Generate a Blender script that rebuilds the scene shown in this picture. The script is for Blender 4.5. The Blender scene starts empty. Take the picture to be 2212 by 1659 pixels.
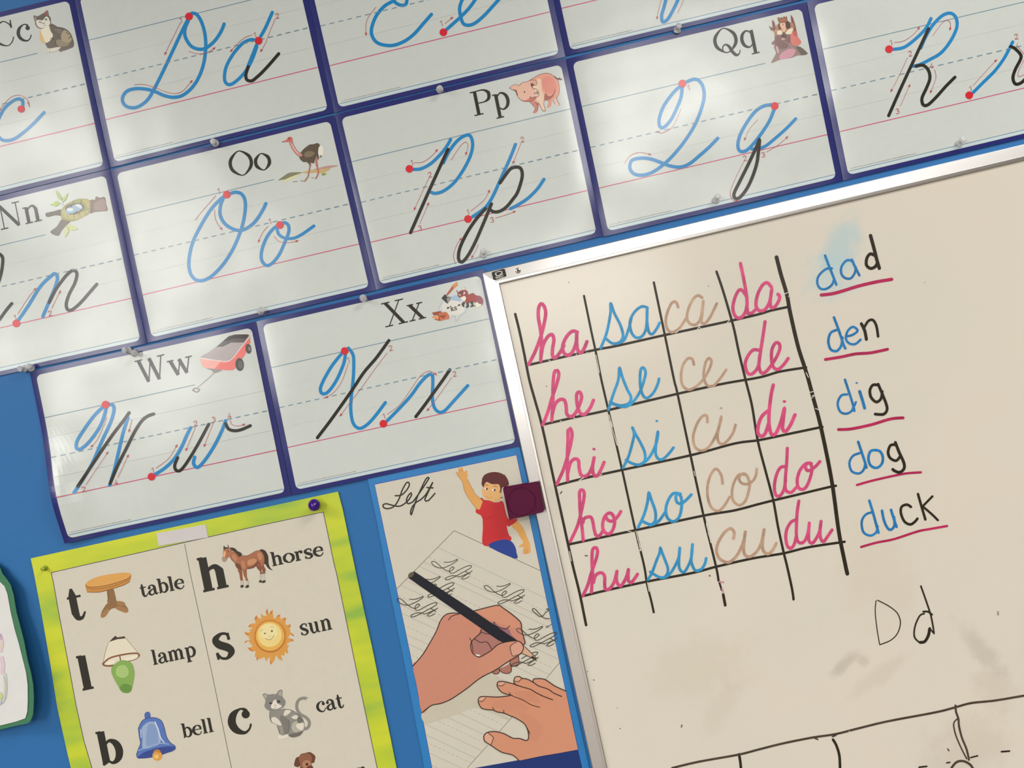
import bpy, math, random
from mathutils import Vector, Matrix
from mathutils.geometry import tessellate_polygon
random.seed(7)
SC = bpy.context.scene
COL = SC.collection
# ---------------------------------------------------------------- camera
# the wall is the plane Y = 0, the camera stands about one metre in front of it
F, CX, CY = 1853.0, 1106.0, 829.5
R = Matrix(((0.97510474, 0.21700299, 0.04561204), (-0.21760871, 0.97599729, 0.00870295), (-0.04262867, -0.01841186, 0.99892132)))
RT = R.transposed()
CAM = Vector((0.0, -1.0354, 1.55))
def f2w(v): return Vector((v[0], v[2], -v[1]))          # x right, y down, z into the wall -> world
cam_d = bpy.data.cameras.new('camera')
cam = bpy.data.objects.new('camera', cam_d); COL.objects.link(cam)
cam_d.sensor_fit = 'HORIZONTAL'; cam_d.sensor_width = 36.0; cam_d.lens = F / 2212.0 * 36.0
cam_d.clip_start = 0.01; cam_d.clip_end = 50
rx = f2w(RT @ Vector((1, 0, 0))); ry = f2w(RT @ Vector((0, -1, 0))); rz = f2w(RT @ Vector((0, 0, -1)))
cam.matrix_world = Matrix(((rx.x, ry.x, rz.x, CAM.x), (rx.y, ry.y, rz.y, CAM.y), (rx.z, ry.z, rz.z, CAM.z), (0, 0, 0, 1)))
SC.camera = cam
def P(px, py, h=0.0):
    """photo pixel -> the point of the wall area at height h in front of the wall"""
    d = f2w(RT @ Vector(((px - CX) / F, (py - CY) / F, 1.0)))
    t = (-h - CAM.y) / d.y
    return CAM + d * t
# ---------------------------------------------------------------- world, lamps, exposure
SC.view_settings.view_transform = 'Standard'; SC.view_settings.look = 'None'
SC.view_settings.gamma = 1.0; SC.view_settings.use_curve_mapping = False
SC.view_settings.exposure = -0.25
w = bpy.data.worlds.new('room_air'); SC.world = w; w.use_nodes = True
w.node_tree.nodes['Background'].inputs[0].default_value = (0.9, 0.93, 1.0, 1)
w.node_tree.nodes['Background'].inputs[1].default_value = 0.3
CEIL = 2.95
def lamp(name, x, y, power, sx=1.2, sy=0.6, col=(1.0, 0.985, 0.945)):
    l = bpy.data.lights.new(name, 'AREA'); l.shape = 'RECTANGLE'; l.size = sx; l.size_y = sy
    l.energy = power; l.color = col
    o = bpy.data.objects.new(name, l); COL.objects.link(o)
    o.location = (x, y, CEIL - 0.03)
    return o
def glare_lamp(px, py, power, sx=1.2, sy=0.6):
    """ceiling lamp that the glossy cards mirror at this place"""
    T = P(px, py, 0.002); k = (CEIL - 0.03 - CAM.z) / (T.z - CAM.z)
    return lamp('ceiling_lamp', CAM.x + (T.x - CAM.x) * k, CAM.y * (k - 1), power, sx, sy)
glare_lamp(1455, 240, 95, 0.9, 1.2)
glare_lamp(345, 530, 74, 0.8, 1.1)
glare_lamp(130, 330, 24, 0.6, 0.6)
glare_lamp(285, 765, 620, 1.5, 3.6)
glare_lamp(1215, 640, 1000, 2.4, 3.6)
lamp('ceiling_lamp', -2.2, -1.2, 46); lamp('ceiling_lamp', 1.5, -1.2, 46)
# ---------------------------------------------------------------- helpers
def lin(c, k=1.0):
    o = []
    for v in c[:3]:
        v = v / 255.0
        o.append(min(0.95, (v / 12.92 if v <= 0.04045 else ((v + 0.055) / 1.055) ** 2.4) * k))
    return (o[0], o[1], o[2], 1.0)
S4 = 560.0 / 2212.0
TILE = {}
for i, x in enumerate((0, 540, 1080, 1640)):
    for j, y in enumerate((0, 400, 800, 1239)):
        TILE['abcd'[i] + '1234'[j]] = (x, y, S4)
TILE['d1'] = (1640, 0, 572 / 2212)
TILE.update(dict(px=(0, 0, 1.0), q1=(1220, 1100, 280 / 2212), q2=(1500, 1060, 340 / 2212), cat=(60, 10, 140 / 2212), ost=(590, 280, 160 / 2212),
    pig=(1090, 140, 140 / 2212), qn=(1640, 20, 120 / 1659), nest=(90, 400, 160 / 2212), wag=(400, 710, 160 / 1770), fox=(920, 600, 140 / 2212),
    hor=(460, 1160, 160 / 2212), sun=(520, 1300, 140 / 1548), gc=(540, 1480, 160 / 1483), boy=(970, 1000, 210 / 1584), lp=(840, 1140, 400 / 2212),
    hd=(880, 1300, 400 / 1848), lg=(1040, 560, 100 / 2212)))
def pts(s, tile, n=2, off=(0, 0)):
    """'x y x y b2 x y' -> list of photo pixel tuples; a tile name switches the magnified crop the numbers were read in"""
    tx, ty, k = TILE[tile]; out = []; buf = []
    for t in s.split():
        if t in TILE: tx, ty, k = TILE[t]; continue
        buf.append(float(t))
        if len(buf) == n:
            q = [tx + (buf[0] + off[0]) * k, ty + (buf[1] + off[1]) * k]
            if n == 3: q.append(buf[2] * k)
            out.append(tuple(q)); buf = []
    return out
def smooth(p, step=5, closed=False):
    if len(p) < 3: return p
    n = len(p); o = []
    rng = n if closed else n - 1
    for i in range(rng):
        p0 = p[(i - 1) % n] if (closed or i) else p[0]
        p1 = p[i]; p2 = p[(i + 1) % n]
        p3 = p[(i + 2) % n] if (closed or i + 2 < n) else p[-1]
        d = math.hypot(p2[0] - p1[0], p2[1] - p1[1])
        m = max(1, min(14, int(d / step)))
        for k in range(m):
            t = k / m
            o.append(tuple(0.5 * ((2 * b) + (-a + c) * t + (2 * a - 5 * b + 4 * c - e) * t * t + (-a + 3 * b - 3 * c + e) * t ** 3) for a, b, c, e in zip(p0, p1, p2, p3)))
    if not closed: o.append(p[-1])
    return o
def subdiv(p, step=25):
    o = [p[0]]
    for a, b in zip(p, p[1:]):
        m = max(1, int(math.hypot(b[0] - a[0], b[1] - a[1]) / step))
        for k in range(1, m + 1): o.append(tuple(a[i] + (b[i] - a[i]) * k / m for i in range(len(a))))
    return o
class MB:
    """collects flat printed shapes, given in photo pixels, at height h(px,py) in front of the wall"""
    def __init__(s, hf, uvf=None):
        s.v = []; s.f = []; s.c = []; s.uv = []; s.hf = hf; s.lift = 0.0; s.uvf = uvf
    def vert(s, x, y, extra=0.0):
        q = P(x, y, s.hf(x, y) + s.lift + extra); q.y -= (s.hf.push(x, y) if hasattr(s.hf, 'push') else 0.0); s.v.append(q); s.uv.append(s.uvf(x, y) if s.uvf else (0.5, 0.5)); return len(s.v) - 1
    def face(s, idx, col): s.f.append(idx); s.c.append(col)
    def nxt(s): s.lift += 1.2e-5
    def poly(s, p, col):
        s.nxt()
        i0 = [s.vert(*q[:2]) for q in p]
        for t in tessellate_polygon([[Vector((q[0], q[1], 0)) for q in p]]):
            a, b, c = t
            cr = (p[b][0] - p[a][0]) * (p[c][1] - p[a][1]) - (p[b][1] - p[a][1]) * (p[c][0] - p[a][0])
            if abs(cr) < 1e-9: continue
            s.face([i0[a], i0[c], i0[b]] if cr > 0 else [i0[a], i0[b], i0[c]], col)
    def disc(s, x, y, r, col, ry=None, ang=0.0, n=20):
        s.poly([(x + r * math.cos(t) * math.cos(ang) - (ry or r) * math.sin(t) * math.sin(ang), y + r * math.cos(t) * math.sin(ang) + (ry or r) * math.sin(t) * math.cos(ang)) for t in [2 * math.pi * k / n for k in range(n)]], col)
    def stroke(s, p, w, col, closed=False, cap='round', ramp=True):
        """ribbon along p (w = width in px, or third coordinate of the points)"""
        s.nxt()
        q = []
        for a in p:
            if not q or math.hypot(a[0] - q[-1][0], a[1] - q[-1][1]) > 0.05: q.append(a)
        p = q
        if len(p) < 2: return
        if closed: p = p + [p[0]]
        n = len(p); L = []; Rr = []
        for i, a in enumerate(p):
            hw = (a[2] if len(a) > 2 else w) / 2
            def dr(u, v):
                d = math.hypot(v[0] - u[0], v[1] - u[1]) or 1; return ((v[0] - u[0]) / d, (v[1] - u[1]) / d)
            if closed: d0 = dr(p[i - 1] if i else p[n - 2], a); d1 = dr(a, p[i + 1] if i < n - 1 else p[1])
            else: d0 = dr(p[i - 1], a) if i else dr(a, p[1]); d1 = dr(a, p[i + 1]) if i < n - 1 else d0
            nx, ny = -(d0[1] + d1[1]), d0[0] + d1[0]; m = math.hypot(nx, ny)
            if m < 0.35: nx, ny = -d0[1], d0[0]; k = 1
            else: nx /= m; ny /= m; k = min(1.35, 2 / m)
            if d0[0] * d1[0] + d0[1] * d1[1] < 0.72 and cap != 'flat':
                L0 = s.lift; s.disc(a[0], a[1], hw, col, n=14); s.lift = L0
            if ramp: s.lift += 2.5e-7
            L.append(s.vert(a[0] + nx * hw * k, a[1] + ny * hw * k)); Rr.append(s.vert(a[0] - nx * hw * k, a[1] - ny * hw * k))
        for i in range(n - 1): s.face([L[i], L[i + 1], Rr[i + 1], Rr[i]], col)
        if cap == 'round' and not closed:
            for e, o2 in ((0, 1), (n - 1, n - 2)):
                a, b = p[e], p[o2]; hw = (a[2] if len(a) > 2 else w) / 2
                an = math.atan2(a[1] - b[1], a[0] - b[0]); c = s.vert(a[0], a[1]); ids = []
                for k in range(9):
                    t = an - math.pi / 2 + math.pi * k / 8; ids.append(s.vert(a[0] + hw * math.cos(t), a[1] + hw * math.sin(t)))
                for k in range(8): s.face([c, ids[k + 1], ids[k]], col)
    def build(s, name, mat, parent=None, label=None):
        me = bpy.data.meshes.new(name)
        org = parent_org(parent)
        me.from_pydata([tuple(v - org) for v in s.v], [], s.f)
        ca = me.color_attributes.new('ink', 'FLOAT_COLOR', 'CORNER')
        uvl = me.uv_layers.new(name='card')
        cd = []; ud = []
        for pl, c in zip(me.polygons, s.c):
            for li in range(pl.loop_total): cd += c
        for l in me.loops: ud += s.uv[l.vertex_index]
        ca.data.foreach_set('color', cd); uvl.data.foreach_set('uv', ud)
        # faces look away from the wall
        me.update()
        flip = [pl.index for pl in me.polygons if pl.normal.y > 0.2]
        if flip:
            import bmesh
            bm = bmesh.new(); bm.from_mesh(me); bm.faces.ensure_lookup_table()
            bmesh.ops.reverse_faces(bm, faces=[bm.faces[i] for i in flip]); bm.to_mesh(me); bm.free()
        me.materials.append(mat)
        o = bpy.data.objects.new(name, me); COL.objects.link(o)
        if parent: o.parent = parent
        if label: o['label'] = label
        return o
ORG = {}
def parent_org(p):
    o = Vector((0, 0, 0))
    while p is not None: o += p.location; p = p.parent
    return o
def tag(o, label, cat, group=None):
    o['label'] = label; o['category'] = cat
    if group: o['group'] = group
    return o
def thing(name, loc, label, cat, group=None):
    o = bpy.data.objects.new(name, None); o.empty_display_size = 0.03; COL.objects.link(o); o.location = loc
    return tag(o, label, cat, group)
def raw(name, verts, faces, mat, parent=None, smooth_=False, label=None):
    me = bpy.data.meshes.new(name); org = parent_org(parent)
    me.from_pydata([tuple(Vector(v) - org) for v in verts], [], faces); me.update()
    import bmesh
    bm = bmesh.new(); bm.from_mesh(me); bmesh.ops.recalc_face_normals(bm, faces=bm.faces); bm.to_mesh(me); bm.free()
    if smooth_: me.polygons.foreach_set('use_smooth', [True] * len(me.polygons))
    me.materials.append(mat)
    o = bpy.data.objects.new(name, me); COL.objects.link(o)
    if parent: o.parent = parent
    if label: o['label'] = label
    return o
def slab(name, outline, h0, h1, mat, parent=None, label=None, hf=None, step=None):
    """a sheet with thickness: outline in photo pixels (at the height of its front), front at h1, back at h0"""
    p = outline if step is None else subdiv(outline + [outline[0]], step)[:-1]
    n = len(p); g = hf or (lambda x, y: 0)
    fr = [P(x, y, h1 + g(x, y)) for x, y in p]; bk = [Vector((v.x, -(h0 + g(*q)), v.z)) for v, q in zip(fr, p)]
    faces = [[i + n for i in t] for t in tessellate_polygon([[Vector((q[0], q[1], 0)) for q in p]])]
    faces = [list(t) for t in tessellate_polygon([[Vector((q[0], q[1], 0)) for q in p]])] + [list(reversed(t)) for t in faces]
    faces += [[i, (i + 1) % n, (i + 1) % n + n, i + n] for i in range(n)]
    return raw(name, fr + bk, faces, mat, parent, label=label)
# ---------------------------------------------------------------- materials
def nodes(name):
    m = bpy.data.materials.new(name); m.use_nodes = True
    nt = m.node_tree; return m, nt, nt.nodes['Principled BSDF']
def N(nt, t, **kw):
    n = nt.nodes.new(t)
    for k, v in kw.items(): setattr(n, k, v)
    return n
def math_(nt, op, a, b=None, c=None):
    n = N(nt, 'ShaderNodeMath', operation=op)
    for i, v in enumerate((a, b, c)):
        if v is None: continue
        if isinstance(v, (int, float)): n.inputs[i].default_value = v
        else: nt.links.new(v, n.inputs[i])
    return n.outputs[0]
def noise(nt, scale, vec=None, detail=3, rough=0.55):
    n = N(nt, 'ShaderNodeTexNoise'); n.inputs['Scale'].default_value = scale; n.inputs['Detail'].default_value = detail; n.inputs['Roughness'].default_value = rough
    if vec is not None: nt.links.new(vec, n.inputs['Vector'])
    return n
def geo_pos(nt): return N(nt, 'ShaderNodeNewGeometry').outputs['Position']
def ink_mat(name, rough, spec=0.5, wave=None, var=0.06, gain=1.0, vscale=90):
    m, nt, b = nodes(name)
    a = N(nt, 'ShaderNodeVertexColor', layer_name='ink')
    pos = geo_pos(nt)
    n = noise(nt, vscale, pos)
    mix = N(nt, 'ShaderNodeMix', data_type='RGBA', blend_type='MULTIPLY'); mix.inputs[0].default_value = 1.0
    cr = N(nt, 'ShaderNodeMapRange'); cr.inputs[1].default_value = 0.3; cr.inputs[2].default_value = 0.7
    cr.inputs[3].default_value = gain * (1 - var); cr.inputs[4].default_value = gain * (1 + var)
    nt.links.new(n.outputs[0], cr.inputs[0])
    cmb = N(nt, 'ShaderNodeCombineColor')
    for i in range(3): nt.links.new(cr.outputs[0], cmb.inputs[i])
    nt.links.new(a.outputs[0], mix.inputs[6]); nt.links.new(cmb.outputs[0], mix.inputs[7])
    nt.links.new(mix.outputs[2], b.inputs['Base Color'])
    b.inputs['Roughness'].default_value = rough; b.inputs['Specular IOR Level'].default_value = spec
    if wave: wave(nt, b, pos)
    return m
def card_wave(nt, b, pos):
    """the laminated cards are not flat: slow waves, and their left and right edges roll back a little"""
    uv = N(nt, 'ShaderNodeUVMap', uv_map='card')
    sep = N(nt, 'ShaderNodeSeparateXYZ'); nt.links.new(uv.outputs[0], sep.inputs[0])
    fu = math_(nt, 'FRACT', sep.outputs[0])
    e = math_(nt, 'ABSOLUTE', math_(nt, 'SUBTRACT', fu, 0.5))              # 0 centre .. 0.5 edge
    e4 = math_(nt, 'POWER', math_(nt, 'MULTIPLY', e, 2.0), 14.0)
    n = noise(nt, 1.6, uv.outputs[0], detail=1.5)
    hgt = math_(nt, 'SUBTRACT', math_(nt, 'MULTIPLY', n.outputs[0], 0.006), math_(nt, 'MULTIPLY', e4, 0.0012))
    bp = N(nt, 'ShaderNodeBump'); bp.inputs['Strength'].default_value = 1.0; bp.inputs['Distance'].default_value = 1.0
    nt.links.new(hgt, bp.inputs['Height'])
    nt.links.new(bp.outputs[0], b.inputs['Normal'])
M = {}
M['lam'] = ink_mat('laminated_print', 0.22, 0.5, card_wave, 0.012)
M['print'] = ink_mat('poster_print', 0.5, 0.35, None, 0.012)
M['marker'] = ink_mat('dry_marker', 0.35, 0.4, None, 0.2, 1.0, 70)
def plain(name, rgb, rough=0.5, metal=0.0, spec=0.5, var=0.05, scale=60, bump=0.0, bscale=400, trans=0.0):
    m, nt, b = nodes(name); c = lin(rgb); pos = geo_pos(nt); n = noise(nt, scale, pos)
    mx = N(nt, 'ShaderNodeMix', data_type='RGBA'); mx.inputs[6].default_value = tuple(v * (1 - var) for v in c[:3]) + (1,); mx.inputs[7].default_value = tuple(min(1, v * (1 + var)) for v in c[:3]) + (1,)
    nt.links.new(n.outputs[0], mx.inputs[0]); nt.links.new(mx.outputs[2], b.inputs['Base Color'])
    b.inputs['Roughness'].default_value = rough; b.inputs['Metallic'].default_value = metal; b.inputs['Specular IOR Level'].default_value = spec
    b.inputs['Transmission Weight'].default_value = trans
    if bump:
        n2 = noise(nt, bscale, pos); bp = N(nt, 'ShaderNodeBump'); bp.inputs['Distance'].default_value = bump; bp.inputs['Strength'].default_value = 0.6
        nt.links.new(n2.outputs[0], bp.inputs['Height']); nt.links.new(bp.outputs[0], b.inputs['Normal'])
    return m
M['wall_blue'] = plain('blue_paper', (34, 104, 166), 0.6, spec=0.4, var=0.06, scale=500, bump=0.0003, bscale=900)
M['wall_room'] = plain('painted_plaster', (104, 98, 92), 0.8, var=0.03)
M['ceiling'] = plain('ceiling_tile', (225, 222, 212), 0.9, var=0.03)
M['floor'] = plain('floor_vinyl', (110, 100, 90), 0.6, var=0.1)
M['alu'] = plain('satin_aluminium', (244, 242, 240), 0.28, metal=1.0, var=0.02, scale=30)
M['dark_seam'] = plain('dark_seam', (92, 78, 70), 0.7)
M['magnet'] = plain('maroon_plastic', (82, 6, 50), 0.4, spec=0.2, var=0.1, bump=0.0001, bscale=700)
M['steel'] = plain('screw_steel', (225, 222, 210), 0.25, metal=0.8)
M['black'] = plain('black_plastic', (30, 28, 24), 0.4)
M['clear'] = plain('clear_plastic', (250, 252, 252), 0.15, trans=0.66, var=0.0); M['clear'].node_tree.nodes['Principled BSDF'].inputs['IOR'].default_value = 1.25
M['purple'] = plain('purple_plastic', (70, 25, 140), 0.12, var=0.2, scale=200, trans=0.25)
M['green_pin'] = plain('green_plastic', (170, 190, 50), 0.2, trans=0.3)
M['green_paper'] = plain('green_construction_paper', (60, 118, 84), 0.8, var=0.08, scale=300, bump=0.0002)
M['purple_edge'] = plain('purple_ink_edge', (75, 50, 170), 0.5)
M['tape'] = plain('paper_tape', (204, 198, 198), 0.6, var=0.03)
def lime():
    m, nt, b = nodes('lime_leaf_print'); pos = geo_pos(nt)
    mp = N(nt, 'ShaderNodeMapping'); mp.inputs['Rotation'].default_value = (0, 0.5, 0); mp.inputs['Scale'].default_value = (6, 1, 26); nt.links.new(pos, mp.inputs[0])
    n = noise(nt, 1.0, mp.outputs[0], detail=2)
    cr = N(nt, 'ShaderNodeValToRGB'); e = cr.color_ramp.elements
    e[0].position = 0.34; e[0].color = lin((140, 180, 66)); e[1].position = 0.62; e[1].color = lin((200, 208, 42))
    x = cr.color_ramp.elements.new(0.48); x.color = lin((180, 198, 46))
    nt.links.new(n.outputs[0], cr.inputs[0]); nt.links.new(cr.outputs[0], b.inputs['Base Color']); b.inputs['Roughness'].default_value = 0.5
    return m
M['lime'] = lime()
def board_mat():
    """glossy enamel with rubbed-off marker smudges"""
    m, nt, b = nodes('whiteboard_enamel'); pos = geo_pos(nt)
    n = noise(nt, 5, pos, 2); cr = N(nt, 'ShaderNodeValToRGB'); e = cr.color_ramp.elements
    e[0].position = 0.35; e[0].color = lin((213, 208, 195)); e[1].position = 0.65; e[1].color = lin((218, 210, 196))
    nt.links.new(n.outputs[0], cr.inputs[0]); col = cr.outputs[0]
    nw = noise(nt, 45, pos, 4, 0.65)
    # (px, py, rx, ry, angle, colour, strength)
    for (x, y, rx_, ry_, an, c, st) in [(1814, 538, 66, 34, -0.75, (166, 200, 208), .6), (1786, 600, 46, 44, -0.4, (176, 205, 210), .5), (1842, 612, 26, 22, 0, (190, 208, 212), 0.28),
            (1822, 1432, 34, 12, -0.35, (150, 142, 124), 0.34), (1862, 1424, 12, 12, 0, (160, 150, 132), 0.28), (1900, 1452, 70, 16, -.2, (190, 178, 158), 0.25),
            (2115, 1400, 22, 70, -0.3, (165, 150, 140), 0.31), (2145, 1480, 40, 50, 0, (185, 170, 155), 0.25), (2080, 1610, 90, 60, 0, (190, 176, 160), 0.28),
            (1500, 1440, 120, 60, 0.2, (205, 194, 170), 0.31), (1560, 1520, 60, 26, -.5, (198, 187, 165), 0.25), (1890, 1240, 70, 120, 0.1, (205, 192, 172), 0.22), (1270, 640, 60, 14, 0, (214, 202, 180), 0.25)]:
        T = P(x, y, 0.004); s = (P(x + 10, y, .004) - T).length / 10
        sb = N(nt, 'ShaderNodeVectorMath', operation='SUBTRACT'); nt.links.new(pos, sb.inputs[0]); sb.inputs[1].default_value = T
        mp = N(nt, 'ShaderNodeVectorRotate'); mp.rotation_type = 'Y_AXIS'; mp.inputs['Angle'].default_value = -(an - 0.22); nt.links.new(sb.outputs[0], mp.inputs['Vector'])
        sc = N(nt, 'ShaderNodeVectorMath', operation='MULTIPLY'); nt.links.new(mp.outputs[0], sc.inputs[0]); sc.inputs[1].default_value = (1 / (rx_ * s * 1.5), 0.0, 1 / (ry_ * s * 1.5))
        ln = N(nt, 'ShaderNodeVectorMath', operation='LENGTH'); nt.links.new(sc.outputs[0], ln.inputs[0])
        d = math_(nt, 'ADD', ln.outputs['Value'], math_(nt, 'MULTIPLY', math_(nt, 'SUBTRACT', nw.outputs[0], 0.5), 1.3))
        mr = N(nt, 'ShaderNodeMapRange', interpolation_type='SMOOTHSTEP'); mr.inputs[1].default_value = 1.0; mr.inputs[2].default_value = 0.25; mr.inputs[3].default_value = 0; mr.inputs[4].default_value = st
        nt.links.new(d, mr.inputs[0])
        mx = N(nt, 'ShaderNodeMix', data_type='RGBA'); nt.links.new(mr.outputs[0], mx.inputs[0]); nt.links.new(col, mx.inputs[6]); mx.inputs[7].default_value = lin(c); col = mx.outputs[2]
    nt.links.new(col, b.inputs['Base Color']); b.inputs['Roughness'].default_value = 0.2; b.inputs['Specular IOR Level'].default_value = 0.45
    n3 = noise(nt, 4, pos, 1); bp = N(nt, 'ShaderNodeBump'); bp.inputs['Distance'].default_value = 0.006; bp.inputs['Strength'].default_value = 0.5
    nt.links.new(n3.outputs[0], bp.inputs['Height']); nt.links.new(bp.outputs[0], b.inputs['Normal'])
    return m
M['board'] = board_mat()
# ---------------------------------------------------------------- the room
def box(name, a, b, mat):
    (x0, y0, z0), (x1, y1, z1) = a, b
    v = [(x, y, z) for x in (x0, x1) for y in (y0, y1) for z in (z0, z1)]
    o = raw(name, v, [[0, 1, 3, 2], [4, 6, 7, 5], [0, 4, 5, 1], [2, 3, 7, 6], [0, 2, 6, 4], [1, 5, 7, 3]], mat); o['kind'] = 'structure'; return o
box('wall_back', (-5.5, 0, 0), (5.5, 0.1, CEIL), M['wall_blue'])
box('floor', (-5.5, -14.5, -0.1), (5.5, 0.1, 0), M['floor'])
box('ceiling', (-5.5, -14.5, CEIL), (5.5, 0.1, CEIL + 0.1), M['ceiling'])
box('wall_left', (-5.6, -14.5, 0), (-5.5, 0.1, CEIL), plain('grey_wall_paint', (70, 68, 70), 0.8))
box('wall_right', (5.5, -14.5, 0), (5.6, 0.1, CEIL), M['wall_room'])
box('wall_front', (-5.5, -14.6, 0), (5.5, -14.5, CEIL), M['wall_room'])
# ---------------------------------------------------------------- colours of the inks (photo colours)
K = 1.0
BLUE = lin((26, 132, 194), K); BLK = lin((40, 36, 30), K); RED = lin((212, 38, 52), K); ARW = lin((188, 66, 66), K)
NAVY = lin((38, 42, 110), K); CARD = lin((203, 209, 205), K); LNB = lin((112, 144, 162), K); LNR = lin((200, 84, 118), K); LNF = lin((196, 202, 198), K)
TXT = lin((40, 38, 30), K)
INK = dict(B=BLUE, K=BLK, R=RED, A=ARW)
# ---------------------------------------------------------------- serif letters built from strokes whose width runs from thin (0) to thick (1)
SER = {
'o': (52, ['C 26 50 0 9 38 .9 5 25 1 9 12 .9 26 0 0 43 12 .9 47 25 1 43 38 .9']),
'O': (78, ['C 39 73 0 14 56 .85 7 36 1 14 16 .85 39 -1 0 64 16 .85 71 36 1 64 56 .85']),
'Q': (80, ['C 39 73 0 14 56 .85 7 36 1 14 16 .85 39 -1 0 64 16 .85 71 36 1 64 56 .85', 'S 26 6 0 27 18 .1 36 24 .2 46 16 .7 52 0 .9 62 -14 .8 72 -12 .1 76 -3 0']),
'c': (47, ['S 38 37 .7 37 46 .3 27 50 0 12 41 .8 6 25 1 12 9 .8 27 0 .2 38 5 0 43 14 0', 'D 37 37 6.5']),
'C': (76, ['S 64 50 0 60 62 .1 42 73 0 17 58 .8 8 36 1 17 14 .8 42 -1 0 58 6 0 66 20 0', 'L 66 73 .05 65 49 .3']),
'e': (49, ['L 8 28 0 43 28 0', 'S 43 28 .5 40 42 .6 27 50 0 12 41 .8 6 25 1 12 9 .8 27 0 .2 38 4 0 44 13 0']),
'n': (57, ['L 14 49 1 14 1 1', 'H 3 48 14', 'H 3 1 26', 'S 15 36 0 24 47 .2 35 49 .5 42 38 1', 'L 42 38 1 42 1 1', 'H 31 1 54']),
'h': (57, ['L 14 74 1 14 1 1', 'H 3 73 14', 'H 3 1 26', 'S 15 36 0 24 47 .2 35 49 .5 42 38 1', 'L 42 38 1 42 1 1', 'H 31 1 54']),
'm': (85, ['L 14 49 1 14 1 1', 'H 3 48 14', 'H 3 1 25', 'S 15 36 0 23 47 .2 33 49 .5 40 38 1', 'L 40 38 1 40 1 1', 'H 30 1 50', 'S 41 36 0 49 47 .2 60 49 .5 67 38 1', 'L 67 38 1 67 1 1', 'H 56 1 79']),
'u': (57, ['L 13 48 1 13 14 1', 'H 2 48 13', 'S 13 16 1 18 2 .5 28 1 .2 38 10 0', 'L 40 49 1 40 2 1', 'H 30 48 40', 'H 40 1 53']),
'r': (43, ['L 14 49 1 14 1 1', 'H 3 48 14', 'H 3 1 27', 'S 15 34 0 23 46 .2 33 47 .5', 'D 34 42 6']),
'l': (29, ['L 14 74 1 14 1 1', 'H 3 73 14', 'H 3 1 26']),
't': (38, ['L 16 66 .1 16 50 1', 'L 16 50 1 16 13 1', 'S 16 14 1 20 2 .6 29 1 .2 36 11 0', 'H 4 47 34']),
'a': (50, ['S 9 37 .6 13 47 .2 24 50 .2 34 43 .8 36 34 1', 'L 36 35 1 36 12 1', 'S 36 13 1 40 2 .5 49 5 0', 'S 35 31 0 18 25 .3 7 14 .9 12 3 .5 23 1 .2 35 10 0', 'D 11 38 6']),
'b': (53, ['L 14 74 1 14 2 1', 'H 3 73 14', 'S 15 38 0 28 50 .2 41 42 .8 46 25 1 41 8 .8 28 0 .2 15 10 0', 'L 14 6 .6 6 -1 .05']),
'p': (55, ['L 14 49 1 14 -21 1', 'H 3 48 14', 'H 3 -22 26', 'S 15 38 0 28 50 .2 42 42 .8 47 25 1 42 8 .8 28 0 .2 15 10 0']),
'q': (55, ['L 41 49 1 41 -21 1', 'H 29 -22 53', 'S 40 38 0 27 50 .2 13 42 .8 8 25 1 13 8 .8 27 0 .2 40 10 0']),
's': (44, ['S 36 37 0 33 48 .1 21 50 .2 9 41 .8 14 30 1 31 20 1 36 10 .8 26 0 .2 14 2 .1 7 13 0', 'L 36 50 .05 36 36 .2', 'L 7 14 .2 7 0 .05']),
'k': (54, ['L 14 74 1 14 1 1', 'H 3 73 14', 'H 3 1 26', 'L 16 22 .1 40 48 .1', 'L 24 31 1 44 1 1', 'H 31 48 49', 'H 32 1 54']),
'x': (53, ['L 10 48 1 42 1 1', 'L 40 48 0 9 1 0', 'H 2 48 21', 'H 31 48 49', 'H 1 1 19', 'H 29 1 52']),
'X': (75, ['L 14 71 1 58 1 1', 'L 57 71 0 13 1 0', 'H 2 71 28', 'H 44 71 70', 'H 1 1 25', 'H 42 1 71']),
'w': (80, ['L 11 48 1 27 2 1', 'L 27 2 0 41 47 0', 'L 38 48 1 54 2 1', 'L 54 2 0 69 48 0', 'H 1 48 21', 'H 58 48 78']),
'W': (95, ['L 12 71 1 31 2 1', 'L 31 2 0 49 69 0', 'L 45 71 1 64 2 1', 'L 64 2 0 82 71 0', 'H 1 71 24', 'H 70 71 93']),
'N': (76, ['L 14 71 0 14 1 0', 'L 12 71 .9 60 1 1', 'L 61 71 0 61 1 0', 'H 2 71 16', 'H 3 1 26', 'H 50 71 73']),
'P': (64, ['L 17 71 1 17 1 1', 'H 3 71 20', 'H 3 1 31', 'S 18 71 0 42 71 .2 56 62 .9 58 52 1 54 41 .8 40 35 .1 18 35 0']),
}
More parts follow.
